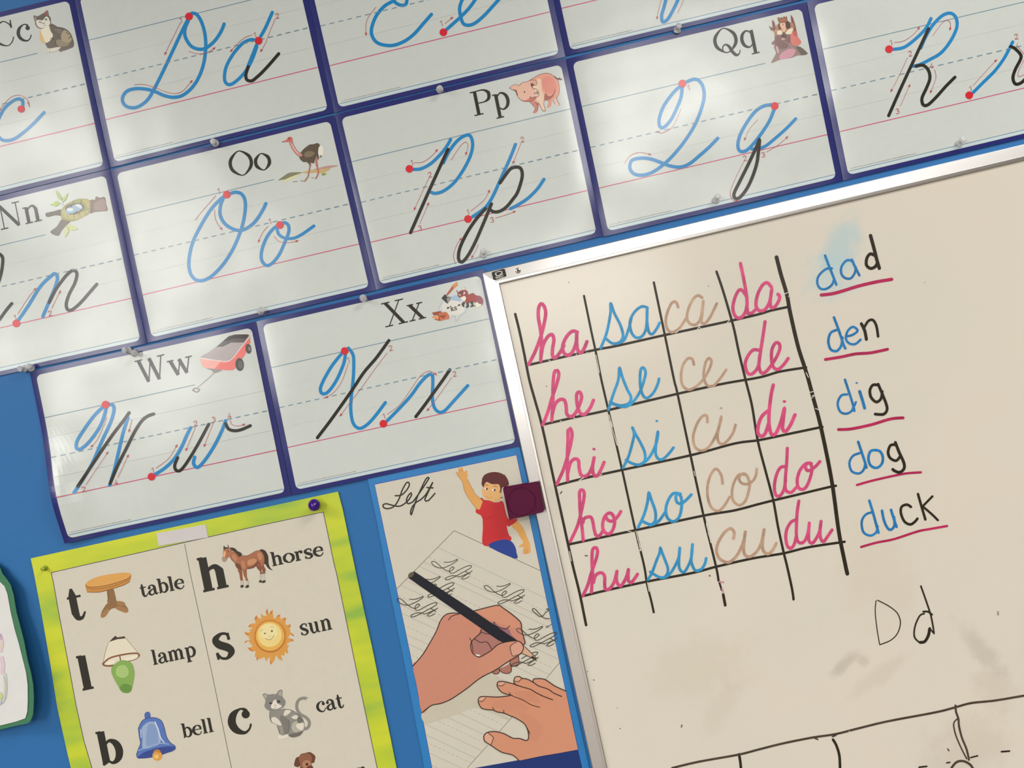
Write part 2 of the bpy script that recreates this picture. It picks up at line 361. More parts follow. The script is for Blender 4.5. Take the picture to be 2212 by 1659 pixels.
def glyph(mb, ch, x, y, rx_, ux, s, sy, thin, thick, col):
    """(x,y) baseline left in px, rx_ = direction of the line, ux = up direction"""
    adv, st = SER[ch]
    def m(a, b): return (x + a * s * rx_[0] + b * sy * ux[0], y + a * s * rx_[1] + b * sy * ux[1])
    for q in st:
        k = q[0]; v = [float(t) for t in q[2:].split()]
        if k == 'H': mb.stroke([m(v[0], v[1]) , m(v[2], v[1])], thin * s * 1.15, col, cap='flat')
        elif k == 'D': mb.disc(*m(v[0], v[1]), v[2] * s * (0.55 + thick / 22), col)
        else:
            p = [m(v[i], v[i + 1]) + ((thin + (thick - thin) * v[i + 2]) * s,) for i in range(0, len(v), 3)]
            if k == 'L': mb.stroke(p, 1, col, cap='flat')
            elif k == 'S': mb.stroke(smooth(p, 1.6), 1, col, cap='round')
            else: mb.stroke(smooth(p, 1.6, True), 1, col, closed=True)
    return (x + adv * s * rx_[0], y + adv * s * rx_[1])
def text(mb, word, x, y, s, sy=None, thin=2.6, thick=8.5, col=TXT, slope=-0.235, up=(-0.2, -0.98)):
    d = math.hypot(1, slope); r_ = (1 / d, slope / d)
    for ch in word: x, y = glyph(mb, ch, x, y, r_, up, s, sy or s, thin, thick, col)
NUM = {'1': ['-.25 .25 .05 .5 .05 -.5'], '2': ['-.3 .25 -.2 .45 0 .5 .25 .4 .28 .2 .1 -.05 -.3 -.48', '-.3 -.48 .32 -.48'], '3': ['-.28 .35 0 .5 .27 .35 .2 .1 0 .03', '0 .03 .25 -.08 .3 -.3 .05 -.5 -.3 -.36'], '4': ['.12 -.5 .12 .5 -.32 -.2 .32 -.2']}
def numeral(mb, ch, x, y, h, w, col):
    for s in NUM[ch]:
        v = [float(t) for t in s.split()]
        p = [(x + v[i] * h * .97 - v[i + 1] * h * -.2 * -1, y - v[i + 1] * h * .98 - v[i] * h * .23) for i in range(0, len(v), 2)]
        mb.stroke(smooth(p, 2) if ch in '23' else p, w, col)
def arrow(mb, p, w, col, head=True):
    q = smooth(p, 4); mb.stroke(q, w, col)
    if head:
        a, b = q[-2], q[-1]; d = math.hypot(b[0] - a[0], b[1] - a[1]); ux, uy = (b[0] - a[0]) / d, (b[1] - a[1]) / d; L = 5.2
        mb.poly([(b[0] + ux * 1.5, b[1] + uy * 1.5), (b[0] - ux * L + uy * 2.6, b[1] - uy * L - ux * 2.6), (b[0] - ux * L - uy * 2.6, b[1] - uy * L + ux * 2.6)], col)
# ---------------------------------------------------------------- printed pictures
def picture(mb, tile, src):
    """F/G polygon (G = rounded outline), S = line, E = ellipse; r g b first"""
    for ln in src.strip().split('\n'):
        ln = ln.split('#')[0].strip()
        if not ln: continue
        k, r, g, b_, rest = ln.split(None, 4); c = lin((int(r), int(g), int(b_)), K); sc = TILE[tile][2]
        if k == 'F': mb.poly(pts(rest, tile), c)
        elif k == 'G': mb.poly(smooth(pts(rest, tile), 2.2, True), c)
        elif k == 'S' or k == 'L':
            wd, rest = rest.split(None, 1); p = pts(rest, tile)
            mb.stroke(smooth(p, 2.2) if k == 'S' else p, float(wd) * sc, c)
        elif k == 'E':
            tk = rest.split(); tl_ = tk.pop(0) if tk[0] in TILE else tile; v = [float(t) for t in tk]; tx, ty, kk = TILE[tl_]
            mb.disc(tx + v[0] * kk, ty + v[1] * kk, v[2] * kk, c, ry=v[3] * kk, ang=v[4] if len(v) > 4 else 0, n=24)
# ---------------------------------------------------------------- alphabet cards
J1 = [(-250, 484), (238, 364.6), (722.3, 245.6), (1221.8, 124), (1742, 1), (2290, -128)]
J0 = [(-330, 106), (158, -12), (636, -131), (1141, -255), (1664, -386), (2200, -515)]
J2 = [(-172, 849), (317.7, 741.8), (812, 627.8), (1302.8, 511.4), (1821, 390.5), (2365, 262)]
G1 = [1.5, 5, 3, 7, 4]
def quad(T, B, i, gt, gb):
    return [(T[i][0] + .5, T[i][1] + gt / 2), (T[i + 1][0] - .5, T[i + 1][1] + gt / 2), (B[i + 1][0] - .5, B[i + 1][1] - gb / 2), (B[i][0] + .5, B[i][1] - gb / 2)]
CARDS = {}
for i, n_ in enumerate('CDEF'): CARDS[n_] = (quad(J0, J1, i, 0, G1[i]), i, 0)
for i, n_ in enumerate('NOPQR'): CARDS[n_] = (quad(J1, J2, i, G1[i], [0, 2.5, 3.5, 0, 0][i]), i, 1)
CARDS['W'] = ([(64, 803), (552.5, 694.5), (629.5, 1069.8), (142, 1173.3)], 0, 2)
CARDS['X'] = ([(553.5, 694.5), (1047, 581.5), (1128, 963), (630.5, 1069.6)], 1, 2)
import numpy as np
def homog(q, inv=False):
    A = []; B = []
    for (x, y), (u, v) in zip(q, [(0, 0), (1, 0), (1, 1), (0, 1)]):
        A += [[x, y, 1, 0, 0, 0, -u * x, -u * y], [0, 0, 0, x, y, 1, -v * x, -v * y]]; B += [u, v]
    h = np.append(np.linalg.solve(np.array(A, float), np.array(B, float)), 1).reshape(3, 3)
    return np.linalg.inv(h) if inv else h
def app(h, x, y):
    a = h[0][0] * x + h[0][1] * y + h[0][2]; b = h[1][0] * x + h[1][1] * y + h[1][2]; c = h[2][0] * x + h[2][1] * y + h[2][2]
    return (a / c, b / c)
TEXTS = {
'C': dict(head=('Cc', -14, 105), end=(81, ''), src='''
B 28 a1 190 925 195 870 170 845 120 855 50 910 10 970 -20 1040 -30 1120 0 1180 50 1200 120 1185 200 1130 290 1050 375 960
R a1 180 930
A a1 245 900 232 850 170 812 100 825 40 880 -10 945
N 1 a1 245 890'''),
'D': dict(head=None, src='''
B 29 a1 1612 150 1560 250 1480 420 1400 590 1320 750 1260 850 1180 910 1110 918 1058 890 1045 835 1080 780 1150 757 1240 760 1320 780 1400 815 1480 830 1560 812 1640 745 1700 650 1740 530 1755 400 1748 290 1720 190 1680 125 1640 112 1620 120
B 29 a1 1605 180 1580 240 1577 300 1600 355 1640 400 1700 420 1760 408 1830 350 1885 270 1912 205
B 28 b1 57 345 7 338 -63 370 -143 460 -203 570 -218 670 -198 715 -158 718 -93 670 -33 600 17 510 57 400
K 27 b1 -15 570 -36 640 -25 682 15 690 50 665 100 620 170 545 245 458
B 28 b1 190 105 130 240 72 347 17 480 -15 560 -25 590
R a1 1612 140 b1
R b1 73 347
A a1 1540 190 1490 290 1450 370 1405 465
A a1 1610 437 1680 458 1750 455 1800 430 1835 405
A a1 1150 722 1230 720 1330 750 1420 785 1500 797 1560 775 1610 720 1640 685
A a1 2150 298 2080 325 2010 390 1965 440
A b1 215 160 165 280 130 370 90 440
N 1 a1 1545 172
N 1 a1 2178 297
N 2 b1 232 135'''),
'E': dict(head=None, src='''
B 29 b1 1215 -30 1240 20 1290 45 1330 35 1340 -10
B 29 b1 1230 5 1150 50 1080 130 1040 230 1040 300 1080 360 1150 385 1230 385 1320 350 1400 290 1480 200 1548 122
B 29 b1 1665 262 1780 160 1860 80 1920 0 1960 -70 1965 -130 1930 -150 1880 -110 1820 -20 1790 60 1795 130 1820 200 1870 215 1930 190 2010 120 2110 10 2180 -60
R b1 1650 275
A b1 1665 200 1730 145
A b1 1075 60 1020 130 990 200 990 300
N 1 b1 1635 198'''),
'F': dict(head=None, src='''
B 29 c1 1430 -60 1400 60 1380 130 1388 185 1430 165 1480 80 1520 -5 1540 -70
A c1 1385 -30 1352 90 1340 162
L c1 1580 -30 1545 50 1515 110'''),
'N': dict(head=('Nn', 0, 497), end=(98, ''), src='''
K 27 a2 -60 570 -30 575 0 590 22 620 20 690 5 770 -20 850
K 27 a2 100 1010 50 1070 0 1140 -40 1190
K 27 a2 420 1000 470 900 510 840 570 765 620 728 655 750 640 830 590 930 565 1010 575 1060 610 1065 680 1010 760 920 825 845
B 29 a2 150 1160 240 1030 340 870 430 780 470 755 490 790 470 870 420 990 365 1120
R a2 138 1180
A a2 150 1100 240 960 305 878
A a2 440 1050 515 900
N 1 a2 130 1128
N 2 a2 425 1093'''),
'O': dict(head=('Oo', 498, 384), end=(592, ''), src='''
B 29 a2 1930 85 1870 130 1790 220 1700 370 1640 500 1612 640 1620 740 1660 800 1720 815 1800 780 1900 680 1990 540 2060 370 2090 230 2090 130 2060 75 2010 60 1960 72
B 29 a2 1905 110 1880 180 1880 260 1920 330 1990 375 2060 385 2133 350 2193 290 2243 210 2268 157
B 28 b2 250 340 200 370 140 450 100 560 100 640 140 685 190 665 250 590 300 480 330 400 328 345 300 320 270 325
B 26 b2 230 365 240 410 270 440 320 455 380 450 450 415 545 348
R a2 1935 80 b2
R b2 255 340
L a2 1840 90 1760 180 1700 250 1665 300
A a2 1830 210 1835 280 1860 335 1895 380
A b2 155 350 110 400 70 485
A b2 205 435 250 480 330 490 410 473
N 1 a2 1868 48
N 1 b2 172 307'''),
'P': dict(head=('Pp', 1023, 251), src='''
B 28 b1 1385 1445 1460 1440 1550 1390 1640 1300 1690 1230 1712 1190
B 28 b1 1650 1390 1700 1290 1770 1200 1840 1155 1880 1160 1900 1230 1880 1330 1820 1450 1740 1560 1650 1630 1580 1650 1545 1640
K 28 b1 1690 1275 1640 1380 1520 1645 1370 1985
K 28 c2 -93 200 -60 225 -10 225 50 190 110 120 150 60 183 -40 190 -100 175 -145 135 -155 90 -140 50 -90 0 -20
K 28 b2 2060 160 1990 330 1920 490 1860 600 1810 655 1780 630 1790 540 1850 410 1930 290 2010 200
B 28 c1 132 1232 90 1340 50 1430 0 1540 -35 1620 -75 1700 -130 1775 -235 1850
B 28 c1 375 1530 320 1610 240 1690 150 1750 90 1780
R b1 1360 1440
R b2 1860 288
A b1 1400 1388 1480 1380 1550 1330 1600 1275
A b1 1715 1365 1800 1240 1845 1212 1860 1250 1840 1320
A b1 1525 1520 1400 1790
A b2 1450 325 1525 150
A b2 1885 220 1960 160 2010 110 2045 40
A c1 180 1220 110 1395
A b2 2095 280 2180 255 2265 222
L b2 1755 670 1735 600 1760 520 1780 480
A b2 1755 530 1775 490 1805 450
A b2 1948 505 1925 560 1890 620
N 1 b1 1383 1388
N 2 b1 1535 1490
N 3 b2 1450 365
N 1 b2 1862 228
N 2 c1 190 1190
N 3 b2 2065 295'''),
'Q': dict(head=('Qq', 1545, 119), end=(1653, ''), src='''
B 29 c1 1590 700 1660 675 1710 700 1740 770 1735 870 1680 1030 1600 1170 1500 1300 1400 1400 1300 1470 1210 1495 1140 1480 1108 1430 1125 1370 1190 1350 1280 1355 1370 1385 1450 1415 1540 1425 1620 1395 1700 1330 1780 1260 1858 1180
B 29 c1 1545 730 1480 790 1400 900 1360 1010 1365 1080 1400 1085 1460 1020 1510 920 1545 830 1555 740
B 29 c1 2320 893 2250 905 2180 950 2110 1040 2050 1150 2030 1240 2050 1290 2100 1285 2160 1230 2230 1140 2300 1030 2345 920
B 27 d1 -60 1245 0 1240 60 1215 140 1150 230 1070 305 992
K 29 c1 2212 1190 2190 1250 2120 1400 2040 1560 1998 1650 2005 1690 2040 1690 2100 1620 2150 1520 2190 1400 2205 1300 2215 1200
R c1 1557 712
R d1 130 885
A c1 1062 1395 1110 1330 1190 1300 1290 1318
L c1 1545 930 1480 1070 1420 1120 1370 1135 1335 1120
A c1 2200 1020 2130 1100 2085 1195
A c1 2080 1380 2010 1520 1965 1640 1985 1705 2025 1715
A d1 60 1270 160 1210 240 1140
N 1 c1 1612 745
N 2 c1 2090 1350
N 3 d1 33 1292'''),
'R': dict(head=None, src='''
B 28 d1 1120 412 1210 395 1300 330 1390 240 1435 155
B 28 d1 1350 400 1390 310 1450 210 1530 130 1600 110 1645 150 1650 230 1600 340 1520 440 1430 495 1340 540 1290 552
K 27 d1 1310 553 1370 545 1415 590 1425 660 1395 740 1360 820 1370 875 1410 875 1480 810 1560 720 1635 645
K 27 d1 1415 240 1340 400 1200 700 1082 965
K 27 d1 2100 390 2130 400 2180 450 2185 490 2140 580 2120 650 2140 700 2190 690 2260 620
B 27 d1 1785 775 1870 690 1970 590 2050 480 2118 350
R d1 1085 410
R d1 1755 795
A d1 1130 355 1210 340 1290 285 1340 225
A d1 1450 298 1530 190 1570 170 1598 190 1595 250
A d1 1240 480 1160 650 1100 765
A d1 1180 885 1260 705
A d1 1465 580 1478 640 1460 700 1430 775
A d1 1785 715 1880 610 1985 497
L d1 2160 360 2152 380 2190 420 2210 450
L d1 2212 500 2165 600 2170 640 2240 610
N 1 d1 1105 355
N 2 d1 1262 447
N 3 d1 1155 928
N 4 d1 1440 550
N 1 d1 1768 738
N 2 d1 2148 305'''),
'W': dict(head=('Ww', 300, 831), end=(421, ''), src='''
K 27 a3 680 985 760 850 850 710 960 550 1060 420 1100 362
B 28 a3 930 290 965 300 970 350 940 450 870 600 790 790 720 920 655 1035
B 28 a3 880 310 800 390 720 500 660 600 655 660 690 670 760 610 840 500 885 400 905 320
K 27 a3 940 965 1000 820 1080 660 1150 520 1210 430 1260 390 1310 372
B 28 a3 1090 405 1050 530 1010 700 975 850 935 980
K 26 a3 1515 745 1490 810 1500 850 1530 858 1570 820 1630 730 1700 610 1780 460
B 28 a3 1320 890 1410 830 1490 750 1550 650 1590 560 1625 490
B 28 a3 1660 740 1650 790 1670 825 1700 820 1760 750 1830 640 1890 520 1925 430
K 26 a3 1925 455 1950 500 2000 515 2060 505 2135 472
R a3 900 292
R a3 1292 907
A a3 910 400 880 480 830 590 775 655
A a3 740 975 920 695
A a3 1005 915 1095 720
A a3 1125 420 1098 525
A a3 1330 835 1430 760 1480 690 1510 635
A a3 1665 490 1585 685
A a3 1818 450 1740 650
A a3 1965 425 1975 460 2030 475 2090 458
N 2 a3 725 1012
N 4 a3 988 955
N 1 a3 1305 852
N 2 a3 1668 452
N 3 a3 1822 418
N 4 a3 1955 388'''),
'X': dict(head=('Xx', 832, 707), src='''
B 28 b3 840 -190 880 -130 885 -30 880 80 865 220 860 340 880 450 930 495 990 470 1060 400 1155 275
B 28 b3 780 -140 700 -40 630 80 600 160 620 200 670 180 740 80 800 -60 815 -150
K 27 b3 1185 -255 1080 -110 970 20 870 170 700 410 575 575
B 28 b3 1170 430 1260 340 1370 220 1450 110 1520 40 1555 40 1560 120 1555 220 1570 310 1610 355 1660 345 1740 260 1858 130
K 27 b3 1705 -5 1640 90 1560 200 1480 310 1415 395
R b2 808 1415
R b3 1138 455
A b3 838 -60 790 80 740 160 700 200 645 235
A b3 1170 -150 1050 10 950 150 850 280 768 390
A b3 1170 375 1280 290 1380 150 1460 40 1540 5 1590 40
A b3 1720 60 1600 230 1510 345
N 1 b2 842 1490
N 2 b2 1200 1390
N 1 b3 1145 390
N 2 b3 1745 30'''),
}
PICS = {}
PICS['C'] = ('printed_cat', 'cat', '''
G 112 102 92 790 650 900 690 1010 760 1180 790 1330 860 1460 1000 1530 1180 1565 1320 1540 1440 1400 1500 1250 1560 1120 1610 1060 1550 1100 1470 1000 1450 960 1480 820 1510 700 1500 640 1420 600 1310 720 1260 840 1100 760 900 700 740
G 150 138 118 1000 1200 1150 1200 1350 1280 1440 1320 1350 1400 1150 1440 1000 1400 960 1300
G 172 160 132 1240 870 1360 920 1460 1060 1500 1200 1400 1300 1200 1250 1140 1150 1140 1020
G 128 120 108 900 830 1100 830 1180 880 1120 980 960 960
G 222 188 135 430 850 520 1000 600 1180 640 1280 560 1310 470 1290 420 1160 400 1000
G 233 227 206 480 790 700 700 780 900 860 1040 800 1180 700 1280 600 1290 520 1100 450 900
G 105 98 88 190 370 250 370 320 400 480 320 580 260 660 190 700 260 720 370 780 460 790 620 740 700 600 780 450 830 330 780 260 680 250 590 210 480
G 224 221 208 290 540 400 520 500 540 560 470 640 400 720 470 760 560 760 660 680 740 560 790 430 800 330 730 290 630
G 178 90 90 600 290 660 230 690 280 680 360 640 380
G 150 130 122 215 400 290 420 310 500 270 560 225 480
E 92 110 106 620 505 40 34
S 70 62 58 26 380 600 420 590 460 610
S 70 62 58 16 480 635 560 640 572 615
S 70 62 58 14 550 690 600 705
E 80 72 66 740 512 16 12
S 78 68 58 16 940 1280 980 1380 1060 1440 1160 1445
S 80 70 60 18 1320 930 1350 980 1400 1020
S 80 70 60 18 1400 1150 1440 1110 1480 1080
S 80 70 60 14 960 900 980 960
S 80 70 60 14 760 1180 820 1140 900 1180
G 222 216 202 590 1560 680 1490 800 1490 1000 1450 1140 1460 1050 1530 980 1590 750 1620 620 1630
S 120 100 90 9 640 1500 650 1590
S 120 100 90 9 730 1500 740 1600
S 58 52 46 9 790 650 900 690 1010 760 1180 790 1330 860 1460 1000 1530 1180 1565 1320 1540 1440 1400 1500 1250 1560''')
PICS['O'] = ('printed_ostrich', 'ost', '''
G 130 128 100 150 1515 300 1400 500 1285 850 1275 800 1310 600 1380 400 1470 250 1500
G 216 214 160 400 1470 700 1350 900 1290 700 1400 500 1500 300 1590
G 202 172 120 850 1280 1100 1215 1400 1170 1700 1150 1640 1230 1450 1290 1200 1290 1000 1300
G 190 150 145 1180 1200 1400 1130 1700 1070 1950 1072 1720 1140 1500 1170
G 150 160 90 1440 1310 1520 1290 1600 1320 1480 1380
S 110 110 100 20 830 1530 880 1530 900 1535
S 110 110 90 16 590 1555 720 1545
S 120 115 100 16 1150 1440 1210 1440
S 190 120 110 70 1300 860 1290 960 1310 1080
S 180 110 95 42 1310 1080 1340 1200 1350 1300 1320 1380 1270 1460
S 150 80 75 60 1100 1010 1105 1080
S 165 115 95 42 1100 1080 1085 1200 1060 1300 1040 1400 940 1540
G 95 82 68 830 680 900 590 1020 490 1100 445 1220 430 1320 400 1390 450 1390 500 1350 600 1340 700 1370 830 1340 900 1320 830 1290 800 1240 930 1210 1010 1120 980 1070 1030 1010 970 900 965 820 900 780 820
G 130 115 92 940 700 1060 640 1200 660 1240 720 1150 800 1000 830 930 780
G 232 228 216 1400 490 1470 480 1510 600 1510 700 1450 800 1400 840 1360 780 1345 650 1360 540
E 120 122 110 1420 800 30 38
S 206 142 132 86 530 350 560 450 640 600 720 700 830 760
S 222 176 164 40 560 440 640 590 740 710
G 206 112 100 265 360 380 310 450 230 520 210 570 250 580 330 540 380 470 370 380 365 290 375
L 70 66 60 16 262 362 310 360
E 60 30 30 478 268 16 30
S 150 70 65 8 480 390 560 560 680 730 780 810
S 110 60 55 8 575 350 620 480 720 630 830 700''')
PICS['P'] = ('printed_pig', 'pig', '''
G 206 130 112 860 1240 980 1220 1100 1290 1170 1340 1150 1450 1130 1560 1080 1640 975 1635 1040 1480 960 1370
F 168 92 78 1000 1240 1120 1300 1165 1345 1130 1560 1090 1600 1110 1400
G 222 150 132 1400 1150 1620 1150 1600 1260 1590 1380 1500 1470 1450 1450 1490 1280 1430 1220
G 232 196 180 1650 1120 1780 1120 1800 1200 1880 1360 1800 1400 1720 1330 1660 1200
G 226 160 140 500 720 600 610 760 570 900 490 1100 370 1300 295 1500 290 1650 370 1790 500 1850 650 1870 850 1850 1000 1780 1120 1700 1180 1600 1180 1400 1210 1350 1220 1340 1350 1400 1550 1330 1580 1260 1510 1200 1360 1130 1270 1000 1210 800 1000
G 232 200 175 1100 500 1240 500 1260 650 1280 900 1340 1000 1340 1350 1390 1540 1330 1560 1270 1500 1210 1350 1130 1250 1050 1100 1050 800
G 222 142 128 1300 450 1500 400 1700 500 1780 700 1760 850 1650 950 1450 970 1340 850 1270 650
G 165 100 88 1370 1000 1420 970 1480 1060 1580 1060 1680 950 1720 800 1740 860 1700 1000 1600 1140 1380 1210
G 228 182 160 160 790 260 710 400 660 490 715 600 610 760 575 900 600 950 780 1000 830 1060 810 1150 900 1180 1000 1150 1070 1080 1130 1000 1200 850 1250 700 1250 560 1190 450 1080 400 950 370 880 280 850
G 204 112 96 560 1190 700 1215 880 1130 1000 1110 1080 1100 1000 1200 850 1250 700 1250
G 222 168 150 880 525 1040 520 1100 580 1080 690 1010 690 950 770 890 680
G 120 70 62 890 640 960 625 1010 690 950 760 910 720
G 232 205 180 960 740 1040 700 1100 720 1180 900 1100 830 1030 800 990 800
G 228 192 176 1000 850 1060 815 1140 890 1170 980 1150 1060 1090 1090 1000 1080 975 1030
E 158 126 112 1028 970 30 50
E 150 118 106 1115 955 38 58
E 96 66 60 680 925 26 30
G 140 52 46 300 850 400 860 420 920 460 1050 400 990 370 900
S 96 60 50 11 160 790 260 710 400 660 490 715 600 610 760 575 900 500 1100 375 1300 300 1450 285 1600 330 1790 500 1850 650 1870 850 1850 1000 1780 1120
S 96 60 50 11 370 880 400 950 430 1050 520 1170 640 1240 750 1250 900 1240 1030 1180 1090 1110
S 96 60 50 11 880 525 1040 520 1100 580 1080 690 1010 690
S 96 60 50 12 890 640 910 720 1000 830 1060 810 1150 900 1180 1000 1150 1070 1080 1095 985 1075
S 96 60 50 18 860 1150 870 1090 960 1130 1040 1110
S 96 60 50 11 1130 1270 1200 1360 1260 1510 1330 1580 1400 1550 1340 1350 1360 1170
S 96 60 50 11 850 1260 960 1370 1040 1480 980 1630
S 96 60 50 11 1780 1120 1790 1200 1880 1360
S 96 60 50 11 1640 1200 1720 1330
S 96 60 50 11 160 790 220 820 290 860 380 890
S 110 66 58 34 1700 400 1800 470 1860 490 1950 488
S 110 66 58 26 1830 480 1880 440 1890 500''')
PICS['Q'] = ('printed_queen', 'qn', '''
G 148 126 120 460 760 560 640 900 560 1050 700 1130 1080 1250 1130 1450 1320 1280 1380 1150 1380 960 1450 620 1510 365 1605 460 1400 500 1300 440 1120 480 950
G 205 150 165 650 1330 800 1220 950 1170 1080 1220 1020 1380 900 1450 650 1500 600 1440
G 105 98 90 1100 1130 1220 1120 1440 1320 1290 1370 1200 1290
G 178 128 102 330 600 420 620 500 640 530 780 470 790 440 680
F 130 84 66 380 310 450 370 480 470 500 600 430 650 400 560
F 118 100 84 285 490 400 560 420 620 360 640 330 590
F 135 75 66 940 160 1010 250 1080 480 1130 700 1040 700 1000 500 950 330
G 176 128 100 500 500 600 430 900 380 1010 420 1040 560 960 650 560 660 500 600
G 212 122 112 930 760 1010 690 1110 640 1150 800 1250 960 1220 1050 1090 1100 980 1060 940 950
G 186 96 96 1010 700 1110 640 1140 800 1060 800
G 128 98 98 480 820 620 760 800 740 920 780 930 950 870 1060 820 1150 640 1180 560 1120 470 1000
G 96 70 70 650 770 740 680 790 760 820 830 720 860
F 232 218 190 540 640 660 620 700 740 600 770 530 740
F 232 218 190 770 720 860 610 1000 550 1010 620 960 730 860 755
G 88 58 52 570 430 640 440 640 600 590 610
G 78 52 46 780 400 860 350 920 430 930 540 840 590 790 520
G 224 178 150 620 420 770 400 790 520 800 600 760 680 700 690 680 600 630 520
F 140 92 66 545 250 590 240 620 270 660 230 700 260 740 200 780 240 825 195 850 350 780 400 620 410 580 380
F 168 108 76 600 300 800 270 800 350 640 370
E 90 60 60 712 455 18 12
E 200 160 150 715 890 60 36
S 210 170 190 60 530 1130 560 1280
S 200 160 165 14 760 960 900 1060 1000 1180
G 150 110 108 370 1010 450 930 480 1000 420 1050''')
PICS['N'] = ('printed_nest', 'nest', '''
G 118 98 88 1430 470 1600 430 1600 370 1660 335 1720 375 1885 360 1930 560 1970 750 1850 780 1600 800 1440 830
G 146 122 112 1600 520 1860 420 1930 650 1900 740 1700 760 1560 720
G 92 84 72 120 840 350 780 590 730 600 900 400 905 165 950
G 112 106 96 260 1405 450 1230 620 1010 900 1030 720 1220 600 1360 490 1515
G 152 150 96 580 760 640 660 740 560 900 480 1080 410 1360 410 1450 500 1450 620 1440 820 1300 920 1130 1010 900 1080 620 1020 580 900
G 184 178 120 600 800 760 620 820 640 700 800 900 870 1100 870 1200 800 1400 760 1300 900 1130 1000 900 1030 640 960
G 178 164 84 1200 430 1360 430 1430 560 1400 700 1300 560
G 150 156 84 900 480 1060 420 1180 450 1140 540 950 580
G 96 84 56 780 600 900 560 1100 530 1250 600 1280 650 1200 760 1000 860 820 870 700 760 700 700
G 150 176 200 900 640 1000 570 1120 560 1210 620 1220 690 1150 750 1040 790 950 720
G 214 224 220 1000 600 1120 575 1190 630 1190 690 1100 660
G 150 180 204 710 770 760 690 860 655 960 690 1030 780 950 840 840 855 740 840
G 216 226 222 760 720 860 680 950 720 900 780 800 780
S 128 120 78 10 620 850 680 960
S 128 120 78 10 760 880 790 1000
S 206 202 160 12 900 870 880 980
S 128 120 78 10 960 860 980 1000
S 206 202 160 12 1040 850 1040 980
S 128 120 78 10 1120 820 1150 960
S 206 202 160 12 1180 800 1210 930
S 128 120 78 10 1280 740 1320 880
S 110 104 60 12 950 470 930 560
S 110 104 60 12 1180 440 1170 560
S 128 120 78 10 700 620 740 700
G 152 182 84 420 165 540 270 620 400 600 440 520 420 460 320
G 168 190 102 780 235 750 360 700 460 630 500 620 420
G 162 190 76 230 590 340 540 430 470 500 500 540 540 460 620 400 640 340 600
S 96 106 72 9 490 500 660 610
S 96 106 72 9 580 420 650 540
G 198 208 140 720 1210 860 1180 960 1230 1090 1310 880 1350 800 1290
G 200 208 146 730 1240 810 1350 780 1440 695 1550 670 1420 690 1320
S 130 140 96 7 730 1220 840 1290''')
PICS['W'] = ('printed_wagon', 'wag', '''
G 150 140 140 520 960 620 990 700 1060 870 1000 880 960 600 940
S 168 164 168 22 690 1050 560 1180 300 1400
S 128 122 122 26 180 1465 240 1420 340 1460 270 1515 180 1470
F 234 118 112 355 700 700 760 1060 775 1500 240 1540 175 1555 330 1440 600 1200 940 1130 990 1000 990 700 960 480 940 410 900
F 240 170 162 360 700 700 760 850 790 700 960 480 940 410 900
F 176 166 168 350 680 560 560 720 450 1040 180 1200 130 1500 125 1550 170 1350 440 1060 760 720 740
F 96 90 92 740 440 1040 180 1200 135 1500 130 1530 170 1400 330 1100 330 900 430
F 66 62 64 1040 180 1250 140 1500 150 1450 240 1200 230 1000 290 900 310
S 236 230 226 16 355 705 700 750 1050 770 1350 430 1545 170 1500 125 1200 128
E 84 80 78 1510 480 70 118 -0.15
E 140 130 128 1535 480 30 50 -0.15
E 64 64 62 1300 855 100 155 -0.08
E 96 94 90 1320 860 56 95 -0.08''')
